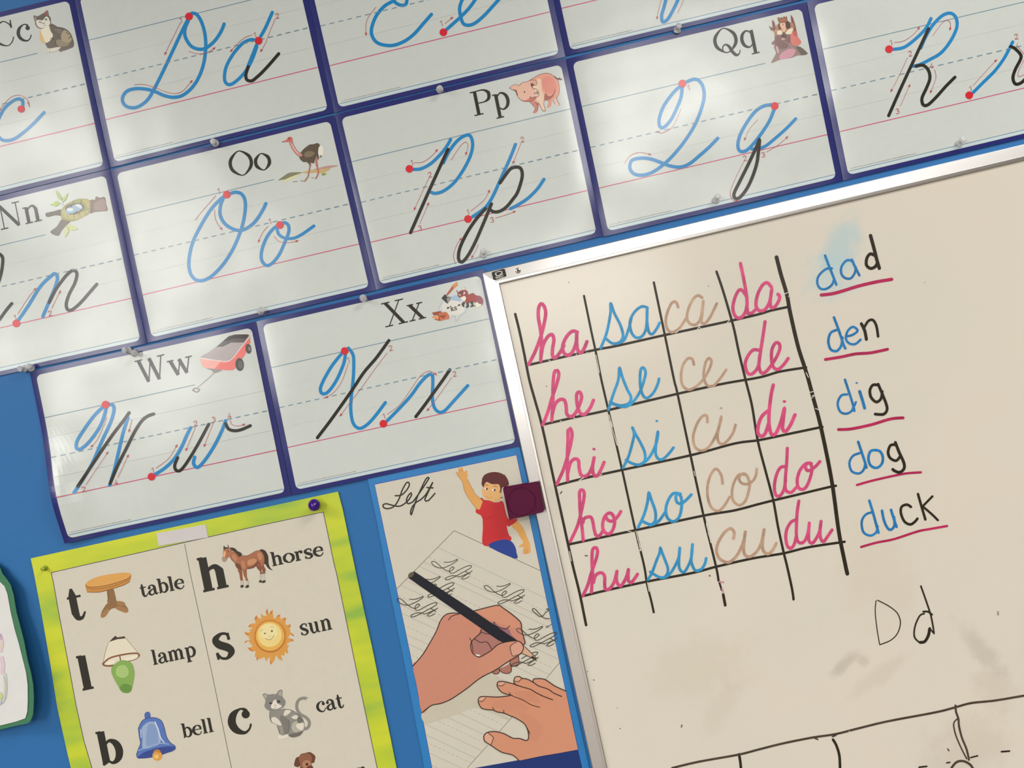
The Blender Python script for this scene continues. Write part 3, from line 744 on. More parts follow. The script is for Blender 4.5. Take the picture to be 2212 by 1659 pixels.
PICS['X'] = ('printed_fox_axe_and_box', 'fox', '''
G 205 212 216 440 1100 470 980 530 900 540 800 620 720 850 640 980 600 1100 620 1180 720 1340 900 1400 1040 1350 1160 1260 1230 1160 1290 1100 1400 1020 1480 1020 1370 960 1290 860 1350 600 1300 470 1200
G 222 220 212 600 860 1000 780 1240 900 1300 1100 1150 1250 900 1270 700 1200 560 1050
G 158 186 212 850 660 980 600 1100 630 1200 740 1180 800 1000 780 860 740
S 120 134 148 8 440 1100 470 980 530 900 560 780
S 120 134 148 8 1390 1040 1350 1160 1260 1230 1160 1290 1100 1400 1020 1480 1020 1370 960 1290 860 1350
F 160 82 62 205 1190 500 1130 560 1190 690 1160 760 1240 790 1300 800 1400 480 1480 290 1430 430 1290 260 1280
F 196 112 78 430 1210 690 1160 770 1250 450 1300
F 226 152 104 255 1290 460 1330 410 1430 200 1360
F 206 122 88 480 1330 770 1250 795 1400 490 1475
F 165 76 50 480 1330 640 1290 700 1310 580 1400
F 178 84 58 680 590 800 420 900 270 1050 145 1085 170 1080 270 960 360 860 480 730 610
F 218 146 70 910 290 1050 150 1085 180 1070 270 950 350
F 52 52 46 530 700 640 565 700 600 720 650 860 650 830 760 740 885 690 850
F 150 150 142 700 700 850 650 820 760 750 860
G 148 52 54 1080 520 1160 450 1260 410 1310 320 1350 400 1430 480 1450 570 1600 520 1720 600 1850 620 1950 740 1950 860 1900 950 1780 880 1700 850 1600 830 1450 860 1380 860 1300 780 1250 640 1150 680 1080 610
G 140 62 78 1730 640 1850 630 1940 760 1930 870 1850 880 1760 800
G 160 50 44 1400 650 1700 620 1700 780 1500 800 1400 760
G 88 50 40 1120 520 1230 460 1250 560 1200 620 1180 560
F 236 226 205 1260 400 1310 335 1345 405 1300 420
G 232 224 208 1110 570 1160 540 1200 580 1160 620
G 232 224 208 1260 500 1320 480 1350 520 1280 570
E 50 46 42 1152 575 20 24
E 50 46 42 1275 518 20 24
G 236 228 205 1210 680 1310 620 1370 680 1350 760 1300 810 1240 750
S 120 50 50 24 1048 430 1085 500
G 60 46 42 1220 880 1300 810 1340 870 1300 930 1320 990 1280 1000 1230 950
G 60 46 42 1380 860 1450 840 1460 1000 1350 1020 1390 950
G 60 46 42 1500 830 1600 800 1620 930 1600 990 1490 990 1560 930
S 60 46 42 26 1600 960 1680 950
G 226 222 205 1750 820 1800 880 1900 910 1860 970 1760 1030 1690 960 1680 900''')
PNAME = {'C': 'striped cat', 'D': '', 'E': '', 'F': ''}
LABEL = {
'C': 'cursive card Cc with a small tabby cat, cut by the left edge',
'D': 'cursive card with large blue D and d, right of the cat card',
'E': 'cursive card with blue E and e cut by the top edge, above the pig card',
'F': 'cursive card with only the lower loop of a blue f, above the queen card',
'N': 'cursive card Nn with a bird nest on a branch, cut by the left edge',
'O': 'cursive card Oo with an ostrich, between the nest card and the pig card',
'P': 'cursive card Pp with a pink pig, above the corner of the whiteboard',
'Q': 'cursive card Qq with a seated queen, above the whiteboard frame',
'R': 'cursive card with large R and r, above the whiteboard frame at top right',
'W': 'cursive card Ww with a red wagon, its left edge curling off the blue wall',
'X': 'cursive card Xx with fox, axe and box, tucked beside the whiteboard frame corner'}
BASEH = {0: 0.0010, 1: 0.0017, 2: 0.0024}
def card(n):
    q, ci, ri = CARDS[n]; h_inv = homog(q, True); h_fwd = homog(q)
    base = BASEH[ri] + 0.0003 * (ci % 2)
    # the wagon card rolls off the wall along the lower part of its left edge
    def bulge(x, y): return 0.0108 * math.exp(-((y - 1075) / (95.0 if y < 1075 else 85.0)) ** 2 - ((x - 64 - .211 * (y - 803)) / 60.0) ** 2) if n == 'W' else 0.0
    def hfn(d):
        def g(x, y): return base + d
        if n == 'W': g.push = bulge
        return g
    hf = hfn(0.0)
    def uvf(x, y):
        u, v = app(h_fwd, x, y); return (ci + min(.999, max(.001, u)), ri + min(.999, max(.001, v)) * 0.76 + ri * 0.1)
    cx, cy = app(h_inv, .5, .5)
    root = thing('alphabet_card', P(cx, cy, 0), LABEL[n], 'poster', 'cursive alphabet cards')
    def XY(u, v): return app(h_inv, u, v)
    def bp(u, v):      # with the bulge the sheet comes towards the camera: the same card point shows further out
        return XY(u, v)
    # navy sheet, with a thickness
    mb = MB(hfn(-0.0006 if n == 'W' else -0.00012), uvf); NU, NV = 48, 30
    idx = [[mb.vert(*XY(i / NU, j / NV)) for i in range(NU + 1)] for j in range(NV + 1)]
    W0 = len(mb.v)
    for j in range(NV):
        for i in range(NU): mb.face([idx[j][i], idx[j + 1][i], idx[j + 1][i + 1], idx[j][i + 1]], NAVY)
    rim = [idx[0][i] for i in range(NU)] + [idx[j][NU] for j in range(NV)] + [idx[NV][i] for i in range(NU, 0, -1)] + [idx[j][0] for j in range(NV, 0, -1)]
    bk = []
    for i in rim:
        v = mb.v[i]; mb.v.append(Vector((v.x, v.y + (0.0004 if n != 'W' else 0.0008), v.z))); mb.uv.append(mb.uv[i]); bk.append(len(mb.v) - 1)
    for k in range(len(rim)): mb.face([rim[k], rim[(k + 1) % len(rim)], bk[(k + 1) % len(rim)], bk[k]], NAVY)
    mb.build('border_sheet', M['lam'], root)
    # pale writing panel with rounded corners
    mb = MB(hf, uvf); u0, u1, v0, v1 = .024, .976, .028, .976; rr = 0.022; asp = 1.32
    vs = [v0 + rr * asp * (1 - math.cos(math.pi / 2 * k / 5)) for k in range(5)] + [v0 + rr * asp + (v1 - v0 - 2 * rr * asp) * k / 16 for k in range(17)]
    vs += [v1 - rr * asp * (1 - math.cos(math.pi / 2 * k / 5)) for k in range(4, -1, -1)]
    rows = []
    for v in vs:
        d = 0
        if v < v0 + rr * asp: t = 1 - (v - v0) / (rr * asp); d = rr * (1 - math.sqrt(max(0, 1 - t * t)))
        if v > v1 - rr * asp: t = 1 - (v1 - v) / (rr * asp); d = rr * (1 - math.sqrt(max(0, 1 - t * t)))
        rows.append([mb.vert(*XY(u0 + d + (u1 - u0 - 2 * d) * k / 48, v)) for k in range(49)])
    for a, b in zip(rows, rows[1:]):
        for k in range(48): mb.face([a[k], b[k], b[k + 1], a[k + 1]], CARD)
    mb.build('writing_panel', M['lam'], root)
    ID = 0.00025 if n == 'W' else 0.00008
    inkh = hfn(ID)
    # ruled lines
    T = TEXTS[n]
    cutu = app(h_fwd, T['end'][0], XY(.5, .27)[1])[0] if T.get('end') else u1
    if T.get('end'):
        lo, hi = 0, 1
        for _ in range(30):
            mid = (lo + hi) / 2
            if XY(mid, .274)[0] < T['end'][0]: lo = mid
            else: hi = mid
        cutu = lo
    def rule(name, v, ua, ub, wd, col, dash=None, faint=False):
        mb = MB(inkh, uvf)
        if dash:
            u = ua
            while u < ub:
                a, b = XY(u, v), XY(min(ub, u + dash * .55), v); mb.stroke([a, b], wd, col, cap='flat'); u += dash
        else:
            mb.stroke([XY(ua + (ub - ua) * k / 60, v) for k in range(61)], wd, col, cap='flat')
        return mb.build(name, M['lam'], root)
    rule('top_line', .274, u0, cutu, 1.6, LNB)
    rule('dashed_midline', .504, u0, u1, 1.9, LNB, dash=.0385)
    rule('base_line', .733, u0, u1, 1.9, LNR)
    mb = MB(inkh, uvf)
    for v in (.39, .618): mb.stroke([XY(u0 + (u1 - u0) * k / 48, v) for k in range(49)], 0.7, LNF, cap='flat')
    mb.build('faint_guide_lines', M['lam'], root)
    mb = MB(inkh, uvf)
    mb.stroke([XY(.034 + .935 * k / 24, .967) for k in range(25)], 3.6, lin((196, 216, 224)), cap='flat')
    mb.stroke([XY(.030 + .942 * k / 24, .956) for k in range(25)], 1.2, lin((96, 140, 172)), cap='flat')
    mb.build('lower_edge_lines', M['lam'], root)
    if  ri >= 0:
        mb = MB(inkh, uvf); rnd = random.Random(ord(n)); u = .036
        while u < .29:
            l = rnd.uniform(.003, .010); mb.stroke([XY(u, .944), XY(u + l, .944)], rnd.uniform(.7, 1.3), lin((150, 156, 156)), cap='flat'); u += l + .0022
        o = mb.build('fine_print', M['lam'], root)
    # letters, dots, arrows
    nk = {}
    for ln in T['src'].strip().split('\n'):
        k, rest = ln.split(None, 1)
        if k in 'BK':
            wd, rest = rest.split(None, 1); mb = MB(hfn(ID + (.00006 if k == 'B' else .00012) + 1e-5 * nk.get('s', 0)), uvf); nk['s'] = nk.get('s', 0) + 1
            mb.stroke(smooth(pts(rest, 'a1'), 3), float(wd) * S4, BLUE if k == 'B' else BLK)
            mb.build('letter_stroke', M['lam'], root, 'bright blue stroke' if k == 'B' else 'black stroke')
        elif k == 'R':
            mb = MB(hfn(ID + .0003), uvf); x, y = pts(rest, 'a1')[0]; mb.disc(x, y, 8.3 if n != 'C' else 7.8, RED, n=28); mb.build('start_dot', M['lam'], root)
        elif k in 'AL':
            mb = MB(hfn(ID + .00033), uvf); arrow(mb, pts(rest, 'a1'), 0.85, ARW, k == 'A'); mb.build('stroke_arrow', M['lam'], root)
        elif k == 'N':
            ch, rest = rest.split(None, 1); mb = MB(hfn(ID + .00034), uvf); x, y = pts(rest, 'a1')[0]; numeral(mb, ch, x, y, 11, 1.1, ARW); mb.build('stroke_number', M['lam'], root)
    if T['head']:
        wd, x, y = T['head']; mb = MB(inkh, uvf); text(mb, wd, x, y, .717, .717, 3.2, 10.2); mb.build('printed_heading', M['lam'], root)
    if n in PICS:
        nm, tl, src = PICS[n]; mb = MB(inkh, uvf); picture(mb, tl, src)
        if n == 'X':
            text(mb, 'ks', 973.8, 672, .148, .148, 5, 12, slope=-.21)
            for qx, qy in ((735, 1030), (775, 1020), (1110, 940), (1150, 925)): mb.disc(920 + qx * 140 / 2212, 600 + qy * 140 / 2212, 1.3, TXT, ry=1.9, ang=.5)
        mb.build(nm, M['lam'], root)
    return root
for n_ in 'CDEFNOPQRWX': card(n_)
# ---------------------------------------------------------------- whiteboard
HB = 0.0092                                   # writing surface
def lineint(a, b, c, d):
    x1, y1, x2, y2, x3, y3, x4, y4 = *a, *b, *c, *d
    D_ = (x1 - x2) * (y3 - y4) - (y1 - y2) * (x3 - x4)
    A_ = x1 * y2 - y1 * x2; B_ = x3 * y4 - y3 * x4
    return ((A_ * (x3 - x4) - (x1 - x2) * B_) / D_, (A_ * (y3 - y4) - (y1 - y2) * B_) / D_)
wb = thing('whiteboard', P(1700, 1100, 0), 'large framed whiteboard with coloured syllable grid and words written on it', 'whiteboard')
FC = P(1040.5, 588.5, 0.0125)                                    # outer frame corner (front face)
eT = (P(2212, 310.5, 0.0125) - FC).normalized(); eL = (P(1278.7, 1659, 0.0125) - FC).normalized()
FC0 = Vector((FC.x, 0, FC.z))
# the board runs on beyond the picture
LT, LL = 1.5, 1.05
def wbp(a, b, h): v = FC0 + eT * a + eL * b; return Vector((v.x, -h, v.z))
raw('board_surface', [wbp(.008, .008, HB), wbp(LT, .008, HB), wbp(LT, LL, HB), wbp(.008, LL, HB), wbp(.008, .008, .001), wbp(LT, .008, .001), wbp(LT, LL, .001), wbp(.008, LL, .001)],
    [[0, 1, 2, 3], [4, 5, 6, 7], [0, 1, 5, 4], [1, 2, 6, 5], [2, 3, 7, 6], [3, 0, 4, 7]], M['board'], wb)
PROF_TOP = [(0, 0), (0, .0095), (.0003, .0103), (.0012, .0108), (.0138, .0125), (.0141, .0119), (.0144, .0124), (.0170, .0122), (.0178, .0117), (.0181, .0104), (.0181, HB - .001)]
PROF_SIDE = [(0, 0), (0, .0078), (.0003, .0086), (.0012, .0091), (.0138, .0125), (.0141, .0119), (.0144, .0124), (.0170, .0122), (.0178, .0117), (.0181, .0104), (.0181, HB - .001)]
def frame_bar(name, top, label=None):
    PROF = PROF_TOP if top else PROF_SIDE; vs = []; fs = []; n = len(PROF)
    for end in (0, 1):
        for (d, h) in PROF:
            if top: vs.append(wbp(d if end == 0 else LT, d, h))
            else: vs.append(wbp(d, d if end == 0 else LL, h))
    for i in range(n - 1): fs.append([i, i + 1, i + 1 + n, i + n])
    return raw(name, vs, fs, M['alu'], wb)
frame_bar('frame_rail', True); frame_bar('frame_rail', False)
def along(top, d0, d1, h, name, mat):
    if top: v = [wbp(d0, d0, h), wbp(LT, d0, h), wbp(LT, d1, h), wbp(d1, d1, h)]
    else: v = [wbp(d0, d0, h), wbp(d0, LL, h), wbp(d1, LL, h), wbp(d1, d1, h)]
    return raw(name, v, [[0, 1, 2, 3]], mat, wb)
along(True, .0181, .0186, HB + .0002, 'frame_seam', M['dark_seam'])
along(True, .01395, .0143, .01205, 'frame_groove', M['tape'])
# mitre joint
mj = MB(lambda x, y: .01265); a_, b_ = (1042.5, 590.5), (1074, 610.5); mj.stroke([a_, b_], .7, lin((140, 132, 120))); mj.build('mitre_joint', M['print'], wb)
# screw with a cross slot
def lathe(prof, c, ax, n=24, e1=None):
    ax = ax.normalized(); e1 = e1 or ax.orthogonal().normalized(); e2 = ax.cross(e1); vs = []; fs = []
    for (r, h) in prof:
        for k in range(n):
            t = 2 * math.pi * k / n; vs.append(c + ax * h + (e1 * math.cos(t) + e2 * math.sin(t)) * r)
    m = len(prof)
    for i in range(m - 1):
        for k in range(n): fs.append([i * n + k, i * n + (k + 1) % n, (i + 1) * n + (k + 1) % n, (i + 1) * n + k])
    vs.append(c + ax * prof[0][1]); vs.append(c + ax * prof[-1][1])
    for k in range(n): fs.append([len(vs) - 2, (k + 1) % n, k]); fs.append([len(vs) - 1, (m - 1) * n + k, (m - 1) * n + (k + 1) % n])
    return vs, fs
OUT = Vector((0, -1, 0))
sc = P(1118.8, 584.6, .0124)
v, f = lathe([(.0033, -.002), (.0035, 0), (.0034, .0006), (.0028, .0013), (.0016, .0017), (.0002, .0018)], sc, OUT); scr = raw('screw', v, f, M['steel'], wb, True)
mb = MB(lambda x, y: .01445)
k_ = 100 / 2212
mb.poly([(1040 + x * k_, 560 + y * k_) for x, y in ((1660, 500), (1720, 500), (1760, 440), (1790, 470), (1780, 520), (1830, 560), (1800, 580), (1760, 570), (1740, 620), (1700, 600), (1715, 560))], lin((50, 44, 36)))
mb.build('cross_slot', M['print'], scr)
# maker's badge
mb = MB(lambda x, y: .01262)
mb.poly(smooth(pts('490 650 505 620 1050 455 1095 465 1125 500 1195 770 1190 800 1160 825 640 995 590 985 565 950', 'lg'), 1.5, True), lin((44, 40, 34)))
bd = mb.build('maker_badge', M['print'], wb)
mb = MB(lambda x, y: .01270); wt = lin((238, 236, 228))
mb.stroke(smooth(pts('700 660 28 680 720 44 720 770 40 790 790 34 880 765 30 950 730 20 985 660 34 960 600 34 880 580 30 760 600 22 690 635 14 625 675 8', 'lg', 3), 1), 1, wt)
mb.poly(pts('840 690 1060 715 940 745', 'lg'), wt)
mb.disc(1040 + 1010 * k_, 560 + 565 * k_, .7, lin((170, 170, 160)))
bl = pts('690 925 1085 835', 'lg'); L_ = dict(Q='C 0 .5 .45 1 .9 .5 .45 0', U='0 1 0 .2 .4 0 .8 .2 .8 1', A='0 0 .4 1 .8 0', R='0 0 0 1 .6 .95 .6 .55 0 .5 .7 0', T='0 1 .8 1 .4 1 .4 0', E='.8 1 0 1 0 0 .8 0')
dx, dy = (bl[1][0] - bl[0][0]), (bl[1][1] - bl[0][1])
for i, ch in enumerate('QUARTET'):
    s = L_[ch]; cl = s[0] == 'C'; q = [float(t) for t in s.replace('C', '').split()]
    w_ = 1 / 7.2; hh = (86 if i == 0 else 66) * k_; x0 = bl[0][0] + dx * i * w_; y0 = bl[0][1] + dy * i * w_
    pp = [(x0 + q[j] * dx * w_ * .85 - .2 * q[j + 1] * hh, y0 + q[j] * dy * w_ * .85 - q[j + 1] * hh) for j in range(0, len(q), 2)]
    mb.stroke(smooth(pp, 1, True) if cl else pp, .62, wt, closed=cl)
mb.build('badge_lettering', M['print'], bd)
# --- marker writing
PK = lin((206, 72, 122)); PK2 = lin((198, 52, 96)); BM = lin((46, 146, 198)); TN = lin((182, 150, 126)); BK2 = lin((38, 31, 18)); B2 = lin((30, 118, 180)); CR = lin((176, 34, 84))
lift_n = [0]
def mark(name, strokes, parent=wb, label=None):
    lift_n[0] += 1
    mb = MB(lambda x, y, e=HB + .00012 + lift_n[0] * 4e-6: e)
    for c, wd, s in strokes:
        p = pts(s, 'c2')
        if len(p) == 1: mb.disc(p[0][0], p[0][1], wd * S4 / 2, c, ry=wd * S4 / 2.6, ang=.3)
        else: mb.stroke(smooth(p, 3), wd * S4, c)
    return mb.build(name, M['marker'], parent, label)
for wd, s in [(22, 'c2 130 1100 165 1240 205 1430 250 1659 c3 300 260 360 480 470 980 545 1320 620 1659 c4 680 170 735 440'),
    (19, 'c2 717 945 780 1250 815 1410 865 1659 c3 925 340 1040 840 1150 1340 1228 1659 c4 1255 90 1290 230 1312 330'),
    (20, 'c2 1313 830 1405 1270 1485 1659 c3 1515 200 1625 720 1735 1230 1840 1659 c4 1865 60'), (17, 'c4 1870 70 1892 140'), (24, 'c4 1905 180 1922 270'),
    (21, 'c2 1848 738 1900 890 1965 1110 2000 1240 2040 1430 2095 1659 c3 2150 300 2200 600 d3 60 880 120 1110 160 1330 210 1560 235 1659 d4 280 130 293 220')]:
    mark('grid_line', [(BK2, wd, s)])
mark('grid_line', [(BK2, 33, 'd2 148 615 185 760 235 930 265 1090 330 1370 390 1560 420 1659 d3 460 230 530 500 620 950 680 1380 735 1659 752 1735')], label='thick right-hand grid line')
for s in ['c2 240 1535 500 1475 815 1405 1000 1370 1400 1280 1700 1215 2000 1150 2212 1100 d2 100 1070 240 1040',
    'c3 360 465 640 400 920 340 1515 200 1900 115 2212 60 d2 180 1590 400 1555', 'c3 470 985 700 925 1040 850 1625 725 2000 625 2212 595 d3 240 545 540 482',
    'c3 590 1485 800 1440 1150 1365 1735 1240 2000 1195 2212 1140 d3 120 1110 330 1060 600 995 655 985', 'c4 690 197 900 145 1255 68 1640 -5 q2 300 1070 800 955 1250 880 1600 795 2060 725 2105 718']:
    mark('grid_line', [(BK2, 21, s)])
SY = {
'ha': (PK, 30, ['c2 245 1530 300 1420 345 1300 375 1190 390 1090 375 1030 350 1012 330 1050 328 1130 345 1230 355 1330 350 1440 348 1500', 'c2 350 1460 370 1360 410 1290 445 1275 460 1320 448 1400 450 1460 475 1470 510 1430 545 1370', 'c2 660 1255 620 1245 570 1290 535 1370 545 1430 580 1450 620 1420 650 1340 655 1260 655 1350 665 1410 690 1430 720 1390 742 1335']),
'he': (PK, 29, ['c3 365 465 410 350 445 230 480 130 502 40 490 2 470 5 458 50 452 140 452 230 448 320 442 430', 'c3 445 380 470 290 510 250 550 255 565 310 570 370 600 395 640 370 680 290 697 225 680 185 656 200 655 260 665 320 690 370 730 370 775 310 797 255']),
'hi': (PK, 29, ['c3 485 970 540 850 580 720 605 620 615 540 600 498 582 510 580 600 575 720 575 840 578 940', 'c3 578 880 600 790 640 755 670 770 675 830 690 890 720 905 760 880 790 810 803 745 790 830 800 890 830 900 860 850 888 785', 'c3 802 672']),
'ho': (PK, 28, ['c3 600 1460 660 1330 695 1200 715 1100 718 1040 700 1020 680 1035 680 1110 685 1220 700 1340 710 1450', 'q1 310 230 330 160 400 130 450 140 480 220 500 340 530 440 570 465 620 420 650 360', 'q1 830 110 790 70 740 70 680 130 650 230 650 330 690 400 750 420 810 370 845 270 850 180 820 100', 'q1 700 130 720 170 780 205 850 180 920 100 955 40']),
'hu': (PK, 28, ['q1 310 1475 390 1300 440 1130 490 980 540 830 560 720 540 660 510 655 475 690 465 800 465 950 475 1100 465 1250 455 1415', 'q1 490 1250 520 1140 580 1090 640 1090 680 1150 680 1260 690 1360 730 1375 790 1330 850 1220 890 1060', 'q1 890 1060 880 1180 900 1270 950 1310 1010 1240 1060 1130 1085 1030', 'q1 1085 1030 1080 1150 1090 1230 1130 1255 1180 1200 1240 1110']),
'sa': (BM, 24, ['c2 860 1390 910 1260 942 1100 945 1010 975 1090 1030 1200 1050 1290 1020 1340 960 1350 905 1310', 'c2 1000 1352 1060 1320 1100 1220 1120 1140', 'c2 1258 1045 1210 1035 1150 1080 1110 1160 1120 1250 1160 1300 1210 1290 1245 1230 1255 1130 1256 1050 1255 1160 1270 1250 1300 1270 1340 1220 1362 1175']),
'se': (BM, 24, ['c3 925 335 965 210 1010 80 1020 -20 1045 60 1085 160 1118 230 1100 280 1040 300 985 290 940 268', 'c3 960 285 1060 312 1130 275 1190 190 1225 100 1243 20 1225 -22 1203 -10 1195 60 1200 150 1225 220 1260 235 1310 190 1345 120 1357 72']),
'si': (BM, 24, ['c3 1050 830 1095 740 1130 620 1145 540 1130 488 1155 540 1200 620 1235 700 1235 770 1190 805 1130 795 1075 765', 'c3 1190 805 1250 770 1300 700 1340 600 1347 525 1330 640 1330 720 1360 760 1400 750 1450 700 1480 660', 'c3 1338 432']),
'so': (BM, 25, ['c3 1180 1340 1230 1230 1260 1120 1270 1045 1290 1100 1325 1200 1325 1280 1290 1315 1240 1300 1215 1285', 'c3 1280 1322 1350 1290 1410 1210', 'c3 1540 1055 1480 1050 1435 1110 1415 1190 1430 1260 1480 1290 1530 1250 1550 1160 1545 1080 1515 1048', 'c3 1510 1050 1500 1090 1515 1130 1550 1135 1590 1105 1632 1060']),
'su': (BM, 24, ['q1 1420 1200 1490 1080 1560 890 1620 740 1630 660 1660 740 1720 890 1760 1010 1745 1110 1680 1165 1590 1150 1460 1070', 'q1 1640 1170 1740 1150 1820 1070 1900 930 1950 800 1962 660 1950 820 1950 980 1990 1060 2040 1070 2100 980 2150 860 2170 740 2180 600', 'q1 2180 600 2165 760 2160 900 q2 5 1115 60 1120 110 1090 150 1020 165 950']),
'ca': (TN, 23, ['c2 1520 1040 1505 1000 1470 1000 1430 1080 1415 1160 1430 1230 1470 1255 1530 1220 1585 1140', 'c2 1725 960 1690 940 1650 970 1610 1050 1595 1130 1620 1180 1670 1190 1710 1140 1730 1040 1735 990 1725 1100 1718 1165 1745 1180 1790 1130 1850 1010']),
'ce': (TN, 22, ['c3 1655 -50 1640 -98 1600 -100 1560 -40 1545 50 1560 130 1610 165 1670 140 1740 70 1790 -20 1805 -80 1785 -105 1760 -80 1742 -10 1740 60 1765 125 1815 135 1870 80 1930 -5']),
'ci': (TN, 23, ['c3 1770 440 1765 390 1735 385 1690 440 1655 530 1650 600 1670 660 1720 685 1780 655 1840 560 1880 440 1888 395 1870 480 1855 550 1865 610 1900 630 1950 590 1990 530 2010 465', 'c3 1887 322']),
'co': (TN, 22, ['c3 1900 965 1890 900 1860 850 1830 845 1790 910 1770 1000 1775 1090 1805 1170 1860 1200 1910 1160 1960 1080', 'c3 2090 890 2040 890 2000 950 1980 1030 1990 1110 2040 1150 2090 1120 2120 1040 2130 960 2100 890 2060 885 2040 920 2060 960 2110 970 2160 940 2185 890 2190 840']),
'cu': (TN, 25, ['q2 550 670 560 590 530 540 490 535 410 600 330 740 310 850 350 950 430 1000 500 1000 590 920 660 790 700 680 715 580', 'q2 715 580 700 700 690 820 710 900 760 930 830 900 900 820 950 700 980 545', 'q2 980 545 960 680 955 790 980 860 1030 890 1080 860 1120 800 1150 740']),
'da': (PK, 28, ['c2 2052 668 2080 800 2105 950 2110 1060 2120 1095', 'c2 2105 950 2070 900 2040 895 2005 960 1987 1050 2010 1120 2055 1130 2095 1080 2110 1000', 'c2 2115 1095 2150 1090 2190 1050', 'd2 105 870 70 832 30 850 -12 930 -28 1020 0 1070 50 1060 90 990 105 900', 'd2 108 890 95 980 100 1040 130 1040 165 990 175 950 160 930']),
'de': (PK, 28, ['d2 50 1165 35 1270 10 1430 -2 1540 15 1598 45 1600 85 1560 140 1480 175 1400 170 1352 140 1345 110 1400 105 1480 120 1550 160 1572 210 1530 247 1478', 'd2 5 1410 -50 1405 -98 1460 -120 1530 -100 1600 -60 1610 -10 1550 5 1450']),
'di': (PK, 30, ['d3 120 125 100 220 85 360 85 470 105 545 140 540 185 440 215 325 205 420 200 500 225 520 265 470 305 380', 'd3 75 345 25 390 -5 460 -12 530 15 562 50 540 82 450', 'd3 215 265']),
'do': (PK, 27, ['d3 240 665 235 780 225 900 222 1000 240 1035 275 1040 315 1000', 'd3 225 820 180 830 145 900 130 990 140 1060 175 1072 210 1020 225 940', 'd3 445 795 400 795 350 850 325 930 335 1000 375 1015 410 980 440 900 450 830 430 790 398 805 400 845 430 855 480 820 518 778']),
'du': (PK, 27, ['q2 1468 145 1445 300 1435 480 1435 640 1460 720 1510 735 1560 690 1600 580 1615 455', 'q2 1425 410 1360 440 1300 540 1285 660 1305 770 1350 810 1400 760 1430 650', 'q2 1615 455 1605 600 1610 700 1650 740 1700 690 1760 570 1780 430', 'q2 1780 430 1765 560 1775 670 1815 715 1860 660 1935 550']),
}
CN = {id(PK): 'pink', id(BM): 'blue', id(TN): 'tan'}
for s_, (c, wd, ps) in SY.items():
    mark('syllable', [(c, wd, q) for q in ps], label=CN[id(c)] + ' cursive syllable ' + s_)
WORDS = {
'dad': ([(B2, 20, 'd2 620 710 570 715 510 770 495 830 520 880 570 885 620 850 640 800'), (B2, 21, 'd2 562 600 600 700 640 800 658 848'), (B2, 20, 'd2 800 650 750 640 705 690 700 750 730 790 780 795 815 750 825 700'), (B2, 21, 'd2 790 635 820 700 855 768'), (BK2, 26, 'd2 985 600 950 585 920 620 915 680 950 710 990 695 1010 660'), (BK2, 29, 'd2 950 430 980 540 1005 640 1025 708')], (28, 'd2 530 937 650 920 850 860 1000 825 1130 803')),
'den': ([(B2, 22, 'd2 660 1235 610 1260 590 1330 610 1400 660 1415 700 1370 710 1300'), (B2, 22, 'd2 638 1128 680 1240 720 1360 735 1392'), (B2, 20, 'd2 740 1292 800 1275 840 1240 800 1208 755 1245 740 1310 770 1350 820 1355 865 1318'), (BK2, 26, 'd2 872 1182 900 1240 915 1315'), (BK2, 22, 'd2 890 1225 930 1160 970 1150 1000 1200 1015 1290')], (25, 'd2 565 1487 700 1465 820 1440 950 1430 1095 1400')),
'dig': ([(B2, 20, 'd3 750 205 700 215 670 280 690 350 740 370 790 345 810 290'), (B2, 21, 'd3 732 80 765 180 800 290 812 345'), (B2, 17, 'd3 815 300 825 270'), (B2, 25, 'd3 857 180 880 250 900 322'), (B2, 20, 'd3 832 107'), (BK2, 24, 'd3 1010 125 970 125 945 170 955 230 1000 270 1040 240 1050 180'), (BK2, 24, 'd3 1015 118 1050 200 1085 290 1090 340 1060 375 990 373')], (25, 'd3 677 505 780 500 950 465 1120 415 1228 405')),
'dog': ([(B2, 20, 'd3 860 705 800 730 770 790 790 860 850 880 890 850 905 800'), (B2, 22, 'd3 845 610 875 700 905 790 915 830'), (B2, 22, 'd3 990 680 950 690 932 750 950 810 1000 832 1045 800 1055 740 1030 690 985 680'), (BK2, 23, 'd3 1160 635 1120 640 1100 700 1120 750 1170 770 1205 730'), (BK2, 25, 'd3 1162 615 1195 700 1235 790 1235 840 1200 870 1160 860 1140 845')], (20, 'd3 835 978 950 945 1100 910 1250 880 1380 870')),
'duck': ([(B2, 20, 'd3 965 1210 910 1230 875 1290 890 1380 950 1410 1000 1380 1010 1330'), (B2, 22, 'd3 940 1112 970 1210 1000 1320 1018 1385'), (B2, 22, 'd3 1048 1197 1065 1280 1095 1345 1125 1360 1155 1320 1150 1250'), (B2, 22, 'd3 1125 1190 1150 1270 1172 1335'), (BK2, 22, 'd3 1295 1165 1260 1145 1215 1165 1210 1220 1240 1290 1290 1315 1330 1290 1350 1265'), (BK2, 21, 'd3 1355 1055 1385 1160 1418 1272'), (BK2, 19, 'd3 1478 1075 1390 1165'), (BK2, 19, 'd3 1400 1165 1465 1220 1525 1278')], (20, 'd3 870 1507 1000 1470 1150 1440 1350 1375 1450 1355 1603 1328')),
}
for s_, (st, (uw, us)) in WORDS.items():
    mark('handwritten_word', st, label='word ' + s_ + ' in blue and black marker'); mark('underline', [(CR, uw, us)])
